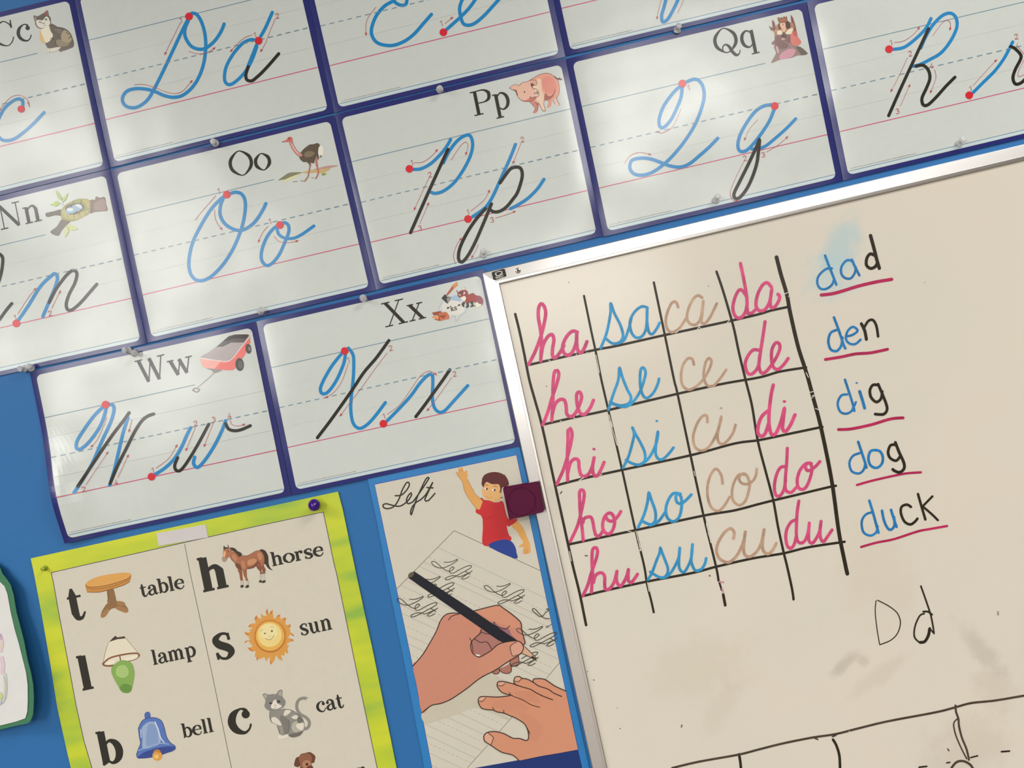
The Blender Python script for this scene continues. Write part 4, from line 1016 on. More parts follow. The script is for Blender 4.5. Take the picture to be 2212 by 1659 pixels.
mark('letter_pair', [(BK2, 8, 'd4 998 230 990 320 1005 470 1028 605'), (BK2, 9, 'd4 1012 228 1110 280 1180 340 1205 420 1180 510 1120 570 1030 607'), (BK2, 14, 'd4 1380 107 1420 220 1460 340 1480 430 1492 510'),
    (BK2, 14, 'd4 1408 342 1370 360 1330 450 1325 540 1370 590'), (BK2, 25, 'd4 1375 587 1412 580 1443 530 1455 470'), (BK2, 16, 'd4 1400 325 1440 325 1475 350'), (BK2, 12, 'd4 1455 468 1492 512')], label='printed letters D d in thin black marker')
BK3 = lin((72, 60, 48))
mark('long_line', [(BK3, 19, 'c4 1470 1659 1700 1605 2035 1545 2212 1500 d4 200 1450 450 1400 650 1370 850 1320 1100 1260 1500 1185 1660 1145 1810 1105 2000 1085 2212 1050 2300 1035')], label='long black line across the board bottom')
for st in ([(BK2, 22, 'c4 2040 1542 2050 1600 2058 1680')], [(BK2, 22, 'd4 630 1417 660 1470 685 1560 690 1690')], [(BK3, 17, 'd4 1675 1125 1680 1180 1700 1240 1705 1300 1730 1400 1770 1500 1790 1590'), (BK3, 12, 'd4 1690 1240 1660 1280 1675 1370 1720 1480 1770 1580')],
    [(BK3, 20, 'd4 1630 1675 1680 1612 1740 1600 1800 1630 1830 1675')], [(BK2, 13, 'd4 1805 1570 1863 1555')], [(BK2, 15, 'd4 2068 1520 2135 1515')], [(BK2, 12, 'd4 1600 1615 1627 1611')], [(BK2, 14, 'd4 1365 1652 1430 1645')], [(BK3, 12, 'd4 475 1405 500 1415')], [(BK3, 12, 'd4 625 1392 655 1380')]):
    mark('marker_stroke', st)
rnd = random.Random(3)
sp = [(c, wd, s) for c, wd, s in [(BK3, 9, 'c2 587 830'), (BK3, 8, 'c2 1780 860'), (BK3, 10, 'c3 398 135'), (BK3, 9, 'c3 515 1050 528 1035'), (BK3, 9, 'c3 727 1580 745 1583'), (lin((110, 60, 70)), 16, 'q2 215 1195'), (BK3, 8, 'c4 748 835'), (BK3, 11, 'c4 800 908'), (BK3, 10, 'c4 1025 1322'), (BK3, 8, 'c4 1548 1310 1552 1292'),
    (BK3, 8, 'c4 1000 1148'), (BK3, 11, 'c2 365 735 380 732'), (BK3, 8, 'c2 622 680 622 692'), (BK3, 7, 'd2 1412 828'), (BK3, 9, 'd4 1608 1495 1620 1512'), (lin((160, 140, 130)), 12, 'd4 2038 325 2040 350'), (BK3, 10, 'c3 322 830 335 870'), (lin((205, 130, 150)), 12, 'q2 345 1280 410 1285'), (lin((205, 150, 165)), 13, 'q2 390 1370 405 1430')]]
mark('ink_specks', sp)['kind'] = 'stuff'
mark('scratch_marks', [(lin((226, 220, 204)), 6, s) for s in ('c2 415 1490 432 1505', 'c2 650 1440 655 1455', 'c2 740 1425 750 1435', 'c2 1500 1262 1525 1240', 'c2 1685 1230 1700 1208 1715 1230', 'c2 1940 1172 1960 1150', 'c2 820 1450 838 1540', 'c2 835 1530 848 1600', 'c3 515 430 530 440', 'c3 630 400 640 415', 'c3 930 380 960 480', 'c3 940 440 1000 640', 'c3 675 940 715 915', 'c3 855 895 870 885', 'c3 1090 1370 1120 1378', 'c3 1160 1370 1200 1540', 'c3 1190 1540 1210 1520', 'c3 1655 860 1665 900', 'c3 1760 1310 1800 1470', 'q2 170 440 200 620', 'q2 1040 0 1085 110', 'd2 215 930 245 915', 'd2 250 950 262 935', 'd2 400 1600 420 1640', 'd3 430 190 460 180', 'd3 450 220 475 210 445 240', 'd3 480 325 505 335', 'q1 80 720 110 880', 'q1 1410 1250 1440 1400', 'q1 1240 500 1290 650', 'd4 765 1345 780 1355')], label='thin erased scratches through the marker lines')['kind'] = 'stuff'
# ---------------------------------------------------------------- magnet
mg = pts('22 1000 328 945 375 1210 78 1278', 'c3')
HM = 0.0205
def rrect(q, r, n=5):
    o = []
    for i in range(4):
        a, b, c = q[i - 1], q[i], q[(i + 1) % 4]
        d1 = math.hypot(a[0] - b[0], a[1] - b[1]); d2 = math.hypot(c[0] - b[0], c[1] - b[1])
        p0 = (b[0] + (a[0] - b[0]) * r / d1, b[1] + (a[1] - b[1]) * r / d1); p2 = (b[0] + (c[0] - b[0]) * r / d2, b[1] + (c[1] - b[1]) * r / d2)
        for k in range(n + 1):
            t = k / n; o.append(((1 - t) ** 2 * p0[0] + 2 * t * (1 - t) * b[0] + t * t * p2[0], (1 - t) ** 2 * p0[1] + 2 * t * (1 - t) * b[1] + t * t * p2[1]))
    return o
mc = (sum(p[0] for p in mg) / 4, sum(p[1] for p in mg) / 4)
mroot = thing('square_magnet', P(mc[0], mc[1], .0126), 'square dark maroon magnet clipping the boy poster to the whiteboard frame', 'magnet')
rings = []
for sc_, h in ((1.0, .0127), (1.0, HM - .0012), (.99, HM - .0004), (.965, HM), (.93, HM - .0002)):
    o2 = [(mc[0] + (x - mc[0]) * sc_, mc[1] + (y - mc[1]) * sc_) for x, y in rrect(mg, 4.5)]
    # project at front height so that the outline keeps its place
    rings.append([Vector((P(x, y, HM).x, -h, P(x, y, HM).z)) for x, y in o2])
n_ = len(rings[0]); vs = [v for r_ in rings for v in r_]; fs = []
for i in range(len(rings) - 1):
    for k in range(n_): fs.append([i * n_ + k, i * n_ + (k + 1) % n_, (i + 1) * n_ + (k + 1) % n_, (i + 1) * n_ + k])
fs.append(list(range(n_))); fs.append([(len(rings) - 1) * n_ + k for k in range(n_)])
raw('body', vs, fs, M['magnet'], mroot)
cc = P(1080 + 182 * S4, 800 + 1118 * S4, HM); r0 = 118 * S4 * (P(1101, 1000, HM) - P(1100, 1000, HM)).length
v, f = lathe([(r0 - .0005, -.0004), (r0 - .0004, .0004), (r0, .0008), (r0 + .0004, .0004), (r0 + .0005, -.0004)], cc, OUT, 48); f = [q for q in f if len(q) == 4]
raw('moulded_ring', v, f, M['magnet'], mroot, True)
# ---------------------------------------------------------------- purple-edged blue poster for left-handers
lo = [(793, 1029), (1121, 962), (1157, 1112), (1182.5, 1239), (1226, 1450), (1276.5, 1675), (1284, 1710), (932, 1760), (917, 1659), (877, 1450), (835, 1239), (815, 1130)]
lpst = thing('handwriting_poster', P(1030, 1340, 0), 'blue-edged Left poster with a waving boy in red shirt and two writing hands', 'poster')
LH = .0016
M['poster_blue'] = plain('poster_blue_border', (32, 122, 188), 0.45, var=.05, scale=300)
slab('sheet', lo, .0008, LH, M['poster_blue'], lpst)
def at(h): return lambda x, y: h
PW = lin((205, 200, 185))
panel = [(809.6, 1046.8), (1115.4, 983.5), (1140, 1103), (1168.6, 1239), (1207, 1425), (1248.5, 1619), (1036, 1657), (936, 1675), (933.7, 1659), (892, 1439), (850, 1239), (830, 1145)]
mb = MB(at(LH + .00005)); mb.poly([(p[0] + dx, p[1] + dy) for p, (dx, dy) in zip(panel, [(-1, -1), (1, -1), (1, 0), (1, 0), (1, 0), (1, 0), (0, 0), (0, 0), (-1, 0), (-1, 0), (-1, 0), (-1, 0)])], lin((66, 44, 160))); mb.build('panel_edge', M['print'], lpst)
mb = MB(at(LH + .0001)); mb.poly(panel, PW); mb.build('white_panel', M['print'], lpst)
mb = MB(at(LH + .0001)); mb.poly([(1248.5, 1619), (1290 - 18, 1722), (945, 1760), (934, 1675), (1036, 1657)], lin((20, 48, 112))); mb.build('navy_band', M['print'], lpst)
K0 = LH + .00014
mb = MB(at(K0)); INKD = lin((44, 42, 34))
for wd, s in [(12, 'b3 1240 1070 1290 1065 1330 1030 1358 985 1355 958 1335 960 1300 1020 1270 1100 1230 1160 1180 1180 1142 1172 1135 1150 1160 1138 1210 1150 1260 1160 1300 1150 1350 1110 1380 1060 1375 1045 1350 1070 1335 1110 1350 1138 1390 1122'), (12, 'b3 1390 1122 1450 1040 1510 950 1527 918 1505 922 1460 1010 1420 1100 1385 1210 1375 1232 1370 1210 1385 1165 1420 1125 1450 1108'), (12, 'b3 1450 1108 1500 1060 1558 958 1515 1050 1492 1105 1520 1112 1578 1050'), (12, 'b3 1510 1000 1562 1003')]:
    mb.stroke(smooth(pts(s, 'b3'), 2.5), wd * S4, INKD)
mb.build('cursive_title', M['print'], lpst)
mb = MB(at(K0)); picture(mb, 'boy', '''
G 218 162 92 110 150 125 140 160 165 145 85 165 70 185 115 190 70 215 75 232 115 245 150 270 122 298 125 300 160 305 210 295 260 350 370 400 450 420 500 510 580 545 620 500 760 440 740 320 580 250 450 220 320 160 230
G 218 162 92 1020 1030 1110 950 1200 1040 1260 1180 1320 1330 1325 1460 1300 1475 1270 1480 1240 1490 1200 1460 1215 1380 1180 1370 1135 1375 1150 1345 1205 1300 1150 1200 1100 1110
G 198 42 48 505 578 540 572 560 600 620 612 680 618 720 640 800 640 880 635 960 900 1110 910 1080 970 970 1040 945 1020 945 1060 975 1170 1015 1215 1000 1270 880 1250 650 1350 545 1310 550 1060 535 880 440 810 445 740 490 765 530 680 545 620
S 140 25 35 6 530 880 620 910 690 860
S 110 40 30 6 505 578 540 572 560 600 620 612 680 618 720 650
G 34 62 142 650 1355 860 1250 1000 1270 1070 1350 1098 1450 1080 1558
G 222 172 112 570 330 700 330 830 350 860 480 835 600 740 635 690 625 610 595 560 545 538 480 548 400
G 92 40 40 535 300 545 240 600 180 720 148 840 165 930 225 975 330 960 370 870 400 850 480 825 490 835 420 820 360 800 345 700 345 620 310 590 330 570 370 560 400 540 370 528 330
S 92 40 40 12 840 570 870 560
L 92 40 40 10 900 230 910 190
E 235 235 225 605 422 26 16 0.3
E 60 50 90 616 424 15 18
E 235 235 225 728 440 28 17 0.2
E 60 50 90 742 442 15 18
S 110 60 40 6 585 365 610 355 635 370
S 110 60 40 6 725 385 755 375 782 392
S 200 120 90 5 600 540 650 570 700 552
S 200 120 90 4 650 490 665 510 680 500
S 190 120 70 5 160 165 175 110
S 190 120 70 5 205 80 210 140
S 190 120 70 4 1230 1410 1240 1480
S 190 120 70 4 1270 1400 1275 1480
S 190 130 80 5 110 150 160 230 220 320 250 450 320 580 440 740 490 760
S 190 130 80 5 300 260 350 370 400 450 420 500 510 580'''); mb.build('printed_boy', M['print'], lpst)
mb = MB(at(K0)); px_ = '''F 205 200 185 lp 780 35 1810 515 1960 1230 2035 1600 hd 1375 780 600 1655 250 1655 148 1105 55 640 lp 95 730
L 92 88 78 6 lp 1815 516 780 35 95 730
L 92 88 78 5 hd 1520 605 1375 780
L 92 88 78 5 hd 1045 1150 905 1310
L 92 88 78 5 hd 800 1432 600 1655'''
picture(mb, 'lp', px_)
PP = [(467, -710), (1327, -309), (1520, 605), (600, 1655), (246, 1655), (148, 1105), (55, 640), (-105, -129)]
def inside(x, y, q):
    c = False
    for i in range(len(q)):
        (x1, y1), (x2, y2) = q[i - 1], q[i]
        if (y1 > y) != (y2 > y) and x < (x2 - x1) * (y - y1) / (y2 - y1) + x1: c = not c
    return c
kh = TILE['hd'][2]; LIFT0 = mb.lift
for kind, c0, dc, col in (('s', -208, 269, (178, 150, 148)), ('s', -135, 275, (150, 158, 160)), ('d', -285, 266, (150, 152, 148))):
    for k in range(-2, 7):
        if c0 + dc * k < -690: continue
        run = []; x = -120
        def flush(run):
            mb.lift = LIFT0
            if len(run) > 1: mb.stroke([(880 + a * kh, 1300 + b * kh) for a, b in (run[0], run[-1])], .75, lin(col), cap='flat')
        while x < 1540:
            y = c0 + dc * k + .47 * x
            ok = inside(x, y, PP) and (kind == 's' or (x % 44) < 25)
            if ok: run.append((x, y))
            else: flush(run); run = []
            x += 4
        flush(run)
LEFT = ['660 410 710 413 770 398 818 376 822 385 800 405 750 437 690 466 640 481 600 478 550 460 516 432 509 410 530 400 565 415 600 446 640 482 690 512 730 520 765 498 780 478 765 466 740 480 722 508 728 534 755 545 795 530',
    '795 530 850 498 910 468 960 452 988 456 978 478 940 502 870 540 790 584 720 616 680 624 674 608 700 590 750 574 800 574 840 588', '840 588 900 566 955 540 995 516 940 552 880 592 868 606 890 613 920 606 958 584', '915 522 972 556']
def left(dx, dy, idx=(0, 1, 2, 3)):
    for i in idx: mb.stroke(smooth(pts(LEFT[i], 'lp', off=(dx, dy)), 2.2), 1.7, lin((70, 66, 56)))
left(0, 0); left(628, 288); left(-210, 205); left(-412, 443); left(1015, 800); left(790, 1033, (1, 2, 3))
mb.stroke(smooth(pts('1905 968 1880 972 1905 985 1870 1015 1840 1050 1800 1060 1750 1020 1712 985 1720 965 1750 975 1800 1030 1860 1080 1920 1085', 'lp'), 2), 1.7, lin((70, 66, 56)))
mb.stroke(smooth(pts('1945 1150 1890 1190 1875 1190 1900 1170', 'lp'), 2), 1.3, lin((84, 80, 70)))
mb.build('printed_writing_paper', M['print'], lpst)
mb = MB(at(K0 + .00025)); picture(mb, 'hd', '''
G 196 189 170 148 1105 330 1015 500 930 700 780 830 700 1000 900 1020 1000 960 1110 1000 1180 800 1090 640 1060 520 1110 330 1170 180 1210
G 168 112 96 1020 600 1035 635 1090 642 1115 610 1105 530 1050 560
G 168 112 96 915 670 945 705 1000 716 1038 690 1030 620 960 650
G 168 112 96 838 692 870 720 912 712 918 670
S 44 24 20 7 1020 600 1035 635 1090 642 1115 610 1105 530
S 44 24 20 7 915 670 945 705 1000 716 1038 690 1030 620
S 44 24 20 7 838 692 870 720 912 712 918 670
G 198 134 112 55 640 100 590 150 530 230 400 290 290 330 190 380 130 450 112 540 118 660 92 800 55 905 35 960 65 1050 130 1130 205 1140 280 1165 370 1172 410 1155 450 1155 470 1110 530 1000 600 880 680 780 730 700 780 600 860 500 930 420 980 330 1015 240 1035 148 1105 100 870
G 206 142 114 700 95 905 40 1000 110 1100 200 1110 260 1000 240 850 190 760 140
G 168 114 104 735 275 820 290 940 400 900 425 830 480 740 545 670 532 640 440 645 390 700 345
G 150 100 110 860 200 930 250 1010 270 1040 330 1100 390 1020 380 900 300 830 240
E 236 226 212 698 534 30 9 0.05
S 40 22 18 9 735 275 730 310 680 355 640 400 632 450 650 510 700 548 740 545 830 490 900 430 980 405
S 44 24 20 7 620 360 640 400 655 500
S 44 24 20 7 670 370 730 405 795 402 840 470
S 44 24 20 7 740 305 800 322 820 320
S 44 24 20 7 870 200 870 230 930 260 985 270 1020 240
S 40 22 18 9 55 640 150 530 230 400 290 290 330 190 380 130 450 112 540 118
S 44 24 20 7 412 180 440 145 520 120
S 40 22 18 9 660 92 800 55 905 35 960 65 1050 130 1130 205 1140 280 1165 370 1175 410 1160 430
F 16 20 34 lp 300 520 1010 990 1530 1345 1470 1400 1360 1370 1300 1340 320 660 235 600 245 560
L 14 16 26 8 lp 320 655 830 980
E 92 84 62 lp 265 562 26 40 0.9
G 208 168 138 1150 440 1168 445 1210 490 1287 570 1210 540 1135 508
F 50 40 36 1245 535 1290 572 1235 556
S 48 26 22 6 1168 445 1287 570 1135 510
G 200 138 114 700 600 740 545 830 490 900 430 980 402 1080 390 1130 405 1158 450 1145 500 1105 535 1000 600 880 680 780 730 700 720
G 210 156 134 1035 460 1070 410 1120 405 1152 440 1145 490 1090 530 1050 540
S 40 22 18 9 740 545 830 490 900 430 980 402 1080 390 1130 405 1158 450 1145 500 1105 535 1000 600 880 680 780 730
S 48 26 22 6 1090 400 1040 430 1025 460 1050 540 1095 528
S 40 22 18 9 780 730 700 780 600 860 500 930 420 980 330 1015 240 1035 148 1105'''.replace('F 16 20 34 lp', 'F 16 20 34 lp')); mb.build('printed_writing_hand', M['print'], lpst)
mb = MB(at(K0 + .0007)); picture(mb, 'hd', '''
F 206 142 112 1700 1475 1540 1505 1330 1540 1115 1585 1050 1530 940 1500 830 1430 772 1390 762 1350 770 1325 800 1303 870 1295 960 1315 1050 1360 1120 1365 1190 1385 1210 1350 1200 1280 1165 1215 1080 1160 1020 1135 960 1110 900 1100 850 1080 790 1075 740 1060 712 1015 708 975 722 952 760 945 900 950 1020 938 960 912 920 880 895 835 905 800 950 795 1060 820 1060 790 1075 755 1110 745 1150 765 1190 770 1250 795 1255 775 1290 768 1370 775 1470 840 1580 890
G 202 138 109 1100 1100 1250 1150 1350 1260 1300 1380 1200 1380 1215 1330 1180 1220
G 200 136 108 1080 900 1240 900 1330 1000 1250 1000 1120 960
G 202 138 109 850 1010 1000 960 1150 1010 1200 1080 1050 1090 900 1060
G 214 164 140 905 810 960 800 985 815 940 840 905 830
G 214 164 140 1070 760 1110 748 1140 765 1100 795 1075 790
G 214 164 140 715 965 760 948 785 955 765 990 720 990
G 214 164 140 770 1340 800 1310 850 1340 850 1370 830 1420 780 1385
S 40 22 18 9 1115 1585 1050 1530 940 1500 830 1430 772 1390 762 1350 770 1325 800 1303 870 1295 960 1315 1050 1360 1120 1365 1190 1385 1210 1350 1200 1280 1165 1215 1080 1160 1020 1135 960 1110 900 1100 850 1080 790 1075 740 1060 712 1015 708 975 722 952 760 945 900 950 1020 938
S 40 22 18 9 1045 935 960 912 920 880 895 835 905 800 950 795 1060 820 1130 845 1230 875 1280 905 1350 940 1450 978
S 40 22 18 9 1090 835 1062 800 1075 755 1110 745 1150 765 1190 770 1250 800 1310 840 1400 870 1460 910 1540 945
S 40 22 18 9 1252 800 1260 772 1290 768 1370 775 1470 840 1580 890
S 44 24 20 7 1020 905 1040 935 1150 980 1240 1030 1320 1052
S 48 26 22 6 850 1050 865 1078
S 48 26 22 6 960 1080 965 1108
S 48 26 22 6 1198 1265 1222 1315
S 48 26 22 6 905 830 940 840 975 815
S 48 26 22 6 1075 790 1105 797 1140 768
S 48 26 22 6 718 992 755 990 780 958
S 48 26 22 6 805 1308 850 1345 858 1365 832 1425'''); mb.build('printed_resting_hand', M['print'], lpst)
# ---------------------------------------------------------------- lime phonics poster
go = [(66.3, 1206.3), (394, 1134.5), (729.9, 1062), (740, 1100), (769, 1239), (806, 1410), (856.5, 1659), (862, 1690), (160, 1720), (153, 1659), (139, 1598), (124, 1530), (109, 1436), (94, 1350), (84, 1295), (73.4, 1239)]
gp = thing('phonics_poster', P(440, 1400, 0), 'lime-bordered picture poster of table, lamp, bell, horse, sun and grey cat', 'poster')
GH = .0022
slab('border_sheet', go, .0008, GH, M['lime'], gp)
gi = [(110.5, 1237), (185, 1220), (560, 1135.4), (698.5, 1106), (722, 1220), (727, 1239), (770, 1448), (814.7, 1659), (820, 1690), (205, 1715), (198.7, 1659), (182, 1603), (164, 1522), (149, 1441), (128, 1330), (116, 1262)]
mb = MB(at(GH + .00005)); mb.poly(gi, lin((206, 200, 184))); mb.build('white_panel', M['print'], gp)
mb = MB(at(GH + .0001)); mb.stroke(gi, 1.5, lin((78, 56, 84)), closed=True, cap='flat'); mb.build('panel_outline', M['print'], gp)
mb = MB(at(GH + .0001)); mb.stroke([(398.7, 1174.7), (411, 1239), (459, 1460), (500, 1659), (507, 1690)], 1.1, lin((70, 64, 54)), cap='flat'); mb.build('divider_line', M['print'], gp)
TS = -.216; UP = (-.2, -.98)
def word(wd, tile, x, y, s, sy, thin, thick, name):
    mb = MB(at(GH + .00012)); tx, ty, k = TILE[tile]; text(mb, wd, tx + x * k, ty + y * k, s * k, sy * k, thin, thick, TXT, TS, UP); mb.build(name, M['print'], gp)
for a in [('t', 'a4', 592, 402, 4.0, 4.0), ('l', 'a4', 693, 998, 4.2, 3.9), ('b', 'a4', 858, 1637, 3.95, 3.8), ('h', 'a4', 1722, 158, 4.35, 3.85), ('s', 'a4', 1838, 742, 4.1, 4.2), ('c', 'a4', 1975, 1382, 4.2, 4.1)]:
    word(*a, 4.2, 16.5, 'big_letter')
for a in [('table', 'a4', 1200, 203, 1.78, 1.65), ('lamp', 'a4', 1305, 780, 1.75, 1.7), ('bell', 'a4', 1560, 1403, 1.72, 1.62), ('horse', 'hor', 1762, 872, 5.95 * 1.1, 5.5), ('sun', 'b4', 433, 530, 1.78, 1.85), ('cat', 'b4', 575, 1188, 1.75, 1.75)]:
    word(*a, 4.6, 13.5, 'printed_word')
word('r', 'b4', 925, 1745, 1.75, 1.75, 3.6, 12.0, 'printed_word'); word('t', 'b4', 735, 1785, 1.75, 1.75, 3.6, 12.0, 'printed_word')
def gpic(name, tile, src):
    mb = MB(at(GH + .00012)); picture(mb, tile, src); mb.build(name, M['print'], gp)
gpic('printed_table', 'a4', '''
G 140 104 68 915 140 965 130 985 190 1000 240 1060 260 1095 310 1070 335 1020 310 980 295 940 310 890 370 860 365 870 320 900 270 920 240
G 160 120 78 1000 235 1050 240 1070 262 1040 275 1000 262
G 160 120 78 1000 275 1050 285 1095 310 1080 335 1040 325 990 300
G 160 120 78 880 325 920 300 930 320 900 365 870 378 858 360
F 196 136 66 728 98 732 130 745 158 850 158 950 132 1050 100 1105 70 1118 40 1115 10
G 216 160 86 728 95 760 60 840 25 960 2 1060 -8 1112 -2 1118 15 1080 45 980 80 860 108 770 112
S 120 80 40 5 728 98 760 114 860 110 980 82 1080 48 1118 18
S 120 80 40 5 745 158 850 158 950 132 1050 100 1105 70
S 140 96 50 4 738 120 800 132 900 122 1000 95 1110 48
S 110 76 44 4 918 140 925 200 915 240''')
gpic('printed_lamp', 'a4', '''
F 222 214 192 930 578 1070 545 1190 690 1150 735 1000 745 880 765
S 132 84 60 14 878 770 940 720 1060 690 1160 680 1188 695 1160 725 1100 745 1030 770 940 788 885 782 878 768
E 228 222 202 1120 722 60 17 -0.25
E 228 222 202 940 762 48 15 -0.2
L 120 90 62 10 1022 705 1030 748
F 64 52 40 930 585 960 552 985 530 1000 545 1060 535 1072 552 1000 560 940 580
S 150 140 110 3 930 580 900 660 878 765
S 150 140 110 3 1070 548 1130 620 1190 690
G 130 168 84 970 780 1030 742 1090 745 1130 775 1148 850 1140 920 1125 985 1110 1012 1070 1020 1035 1005 990 930 955 860 950 810
G 164 192 116 1000 800 1060 780 1095 820 1090 870 1040 890 990 860
G 102 142 66 1020 980 1060 940 1120 960 1115 1005 1070 1018''')
gpic('printed_bell', 'a4', '''
G 74 100 168 1240 1240 1233 1200 1250 1180 1275 1182 1285 1205 1280 1235
G 86 116 184 1180 1320 1220 1250 1300 1228 1370 1250 1400 1310 1420 1390 1450 1440 1495 1475 1480 1510 1380 1540 1280 1570 1180 1578 1165 1550 1175 1510 1198 1450 1190 1400
G 152 172 202 1210 1320 1260 1270 1320 1270 1350 1340 1370 1440 1300 1480 1220 1490 1215 1400
G 128 152 194 1260 1300 1320 1290 1350 1400 1340 1460 1250 1470
S 206 216 226 9 1322 1265 1350 1330 1370 1400 1400 1440
S 206 216 226 6 1200 1330 1205 1400
G 52 72 142 1180 1565 1240 1520 1380 1480 1490 1478 1460 1515 1340 1560 1220 1578
S 48 62 120 5 1180 1320 1220 1250 1300 1228 1370 1250 1400 1310 1420 1390 1450 1440 1495 1475 1480 1510 1380 1540
S 48 62 120 5 1180 1320 1190 1400 1198 1450 1175 1510 1165 1550 1185 1578
S 150 172 204 8 1180 1510 1260 1480 1360 1450 1440 1455
E 214 156 72 1342 1555 42 42
E 232 190 110 1335 1562 20 18
G 190 130 60 1310 1515 1350 1500 1375 1530 1340 1525''')
gpic('printed_horse', 'hor', '''
G 62 46 34 1390 400 1480 370 1570 420 1640 540 1660 650 1665 800 1720 930 1790 995 1700 970 1620 900 1570 820 1520 800 1480 600
G 140 84 56 750 940 860 960 880 1100 885 1200 900 1330 840 1330 800 1200 790 1100 750 1020
G 128 76 54 1290 850 1400 850 1450 1000 1470 1120 1400 1130 1410 1040 1330 950
G 150 96 66 870 900 1000 900 1010 1050 1020 1200 1060 1330 990 1330 960 1220 930 1180 900 1050
G 132 82 66 1350 750 1500 750 1530 880 1572 970 1550 1100 1490 1120 1470 1000 1400 900
F 196 188 174 845 1300 905 1300 920 1440 835 1440
F 196 188 174 985 1310 1055 1310 1075 1420 985 1440
F 190 182 168 1400 1110 1470 1110 1450 1290 1385 1290
F 196 188 174 1490 1105 1550 1100 1565 1290 1480 1290
S 120 110 96 5 845 1300 830 1440
S 120 110 96 5 905 1300 920 1440
S 120 110 96 5 1060 1310 1075 1430
G 54 50 38 815 1500 830 1445 900 1430 925 1480 880 1515
G 54 50 38 965 1510 990 1450 1060 1430 1085 1480 1030 1520
G 54 50 38 1370 1350 1385 1300 1450 1290 1470 1340 1420 1365
G 54 50 38 1450 1360 1480 1310 1560 1290 1575 1335 1510 1375
G 166 106 76 510 590 540 480 620 440 780 560 860 545 1000 555 1120 510 1250 430 1340 405 1450 440 1520 560 1540 700 1510 820 1430 900 1360 860 1290 855 1200 920 1080 955 1000 955 900 980 800 980 740 950 680 870 650 770 570 700
G 196 140 102 1050 700 1200 650 1300 680 1250 780 1100 850 1030 820
G 190 132 98 1330 480 1420 480 1470 580 1440 700 1360 640
G 188 128 96 560 520 640 520 720 640 700 720 600 660
G 186 124 90 850 720 930 720 960 850 950 980 880 940
G 112 70 48 680 780 800 820 840 900 860 980 760 950 700 880
G 118 72 54 1000 920 1180 870 1300 760 1350 700 1380 780 1290 860 1200 920 1080 955
G 150 70 70 1340 740 1400 760 1440 900 1380 860
G 170 110 82 320 380 420 330 500 340 570 420 540 540 490 600 430 620 400 700 350 745 290 720 265 650 300 560 300 460
G 222 172 120 320 440 370 420 380 520 350 600 310 600 310 500
G 160 144 128 268 650 310 600 370 620 400 660 380 730 340 745 290 715
G 66 50 38 500 320 590 318 660 345 730 420 820 460 865 520 830 570 790 600 740 540 660 460 570 400
F 66 56 42 310 350 322 255 370 310 460 300 430 230 450 235 485 320 400 350 320 385
E 60 40 30 452 428 20 12
S 88 54 38 7 860 545 1000 558 1120 510 1250 430 1340 405 1400 410
S 88 54 38 7 510 600 570 700 650 770 680 870 740 950
S 88 54 38 6 1000 955 1180 930 1290 860''')
sunF = 'F 212 152 72 640 150 650 240 680 300 710 230 770 185 765 260 790 400 830 390 870 320 950 300 940 340 960 430 1000 380 1095 380 1070 450 1070 540 1120 560 1190 525 1190 590 1150 650 1190 650 1180 720 1250 770 1270 830 1180 780 1130 860 1200 880 1275 910 1240 940 1150 970 1090 1030 1160 1045 1110 1110 1135 1190 1110 1250 1060 1190 1040 1290 960 1270 1000 1400 930 1390 850 1290 830 1290 810 1400 715 1510 690 1420 700 1310 640 1370 620 1430 560 1320 500 1350 420 1370 385 1415 370 1310 330 1320 360 1180 260 1190 210 1160 150 1090 230 1090 290 1060 240 1010 180 930 75 1010 110 940 190 920 230 880 160 850 220 840 130 800 70 710 180 740 245 700 190 680 290 630 170 600 250 520 360 510 325 400 370 310 420 380 490 420 480 280 540 330 620 340 590 240'
gpic('printed_sun', 'sun', sunF + '''
S 196 96 58 26 630 200 632 270
S 196 96 58 26 740 230 715 290
S 190 100 60 30 370 360 360 410
S 190 100 60 24 1060 400 1040 440
S 190 100 60 22 920 325 890 350
S 190 100 60 20 120 750 180 770
S 190 100 60 22 230 550 200 580
S 190 100 60 22 720 1440 715 1470
S 190 100 60 22 200 1120 270 1160
S 190 100 60 18 1170 560 1160 610
S 190 100 60 18 1230 780 1260 810
S 190 100 60 18 1200 900 1245 925
S 190 100 60 18 110 950 150 940
S 190 100 60 18 400 1330 390 1380
E 204 134 60 700 820 388 400
E 180 104 46 700 828 362 376
E 222 172 78 700 818 345 356
E 230 206 132 690 790 290 290
E 232 216 160 670 720 210 190
E 100 96 60 578 755 20 20
E 100 92 56 744 700 23 25
S 130 112 70 12 590 870 640 900 700 905 760 860 795 800
S 150 130 84 8 480 700 500 670 530 655
S 150 130 84 8 715 605 750 590 790 612
S 180 150 90 8 670 820 690 830 710 800''')
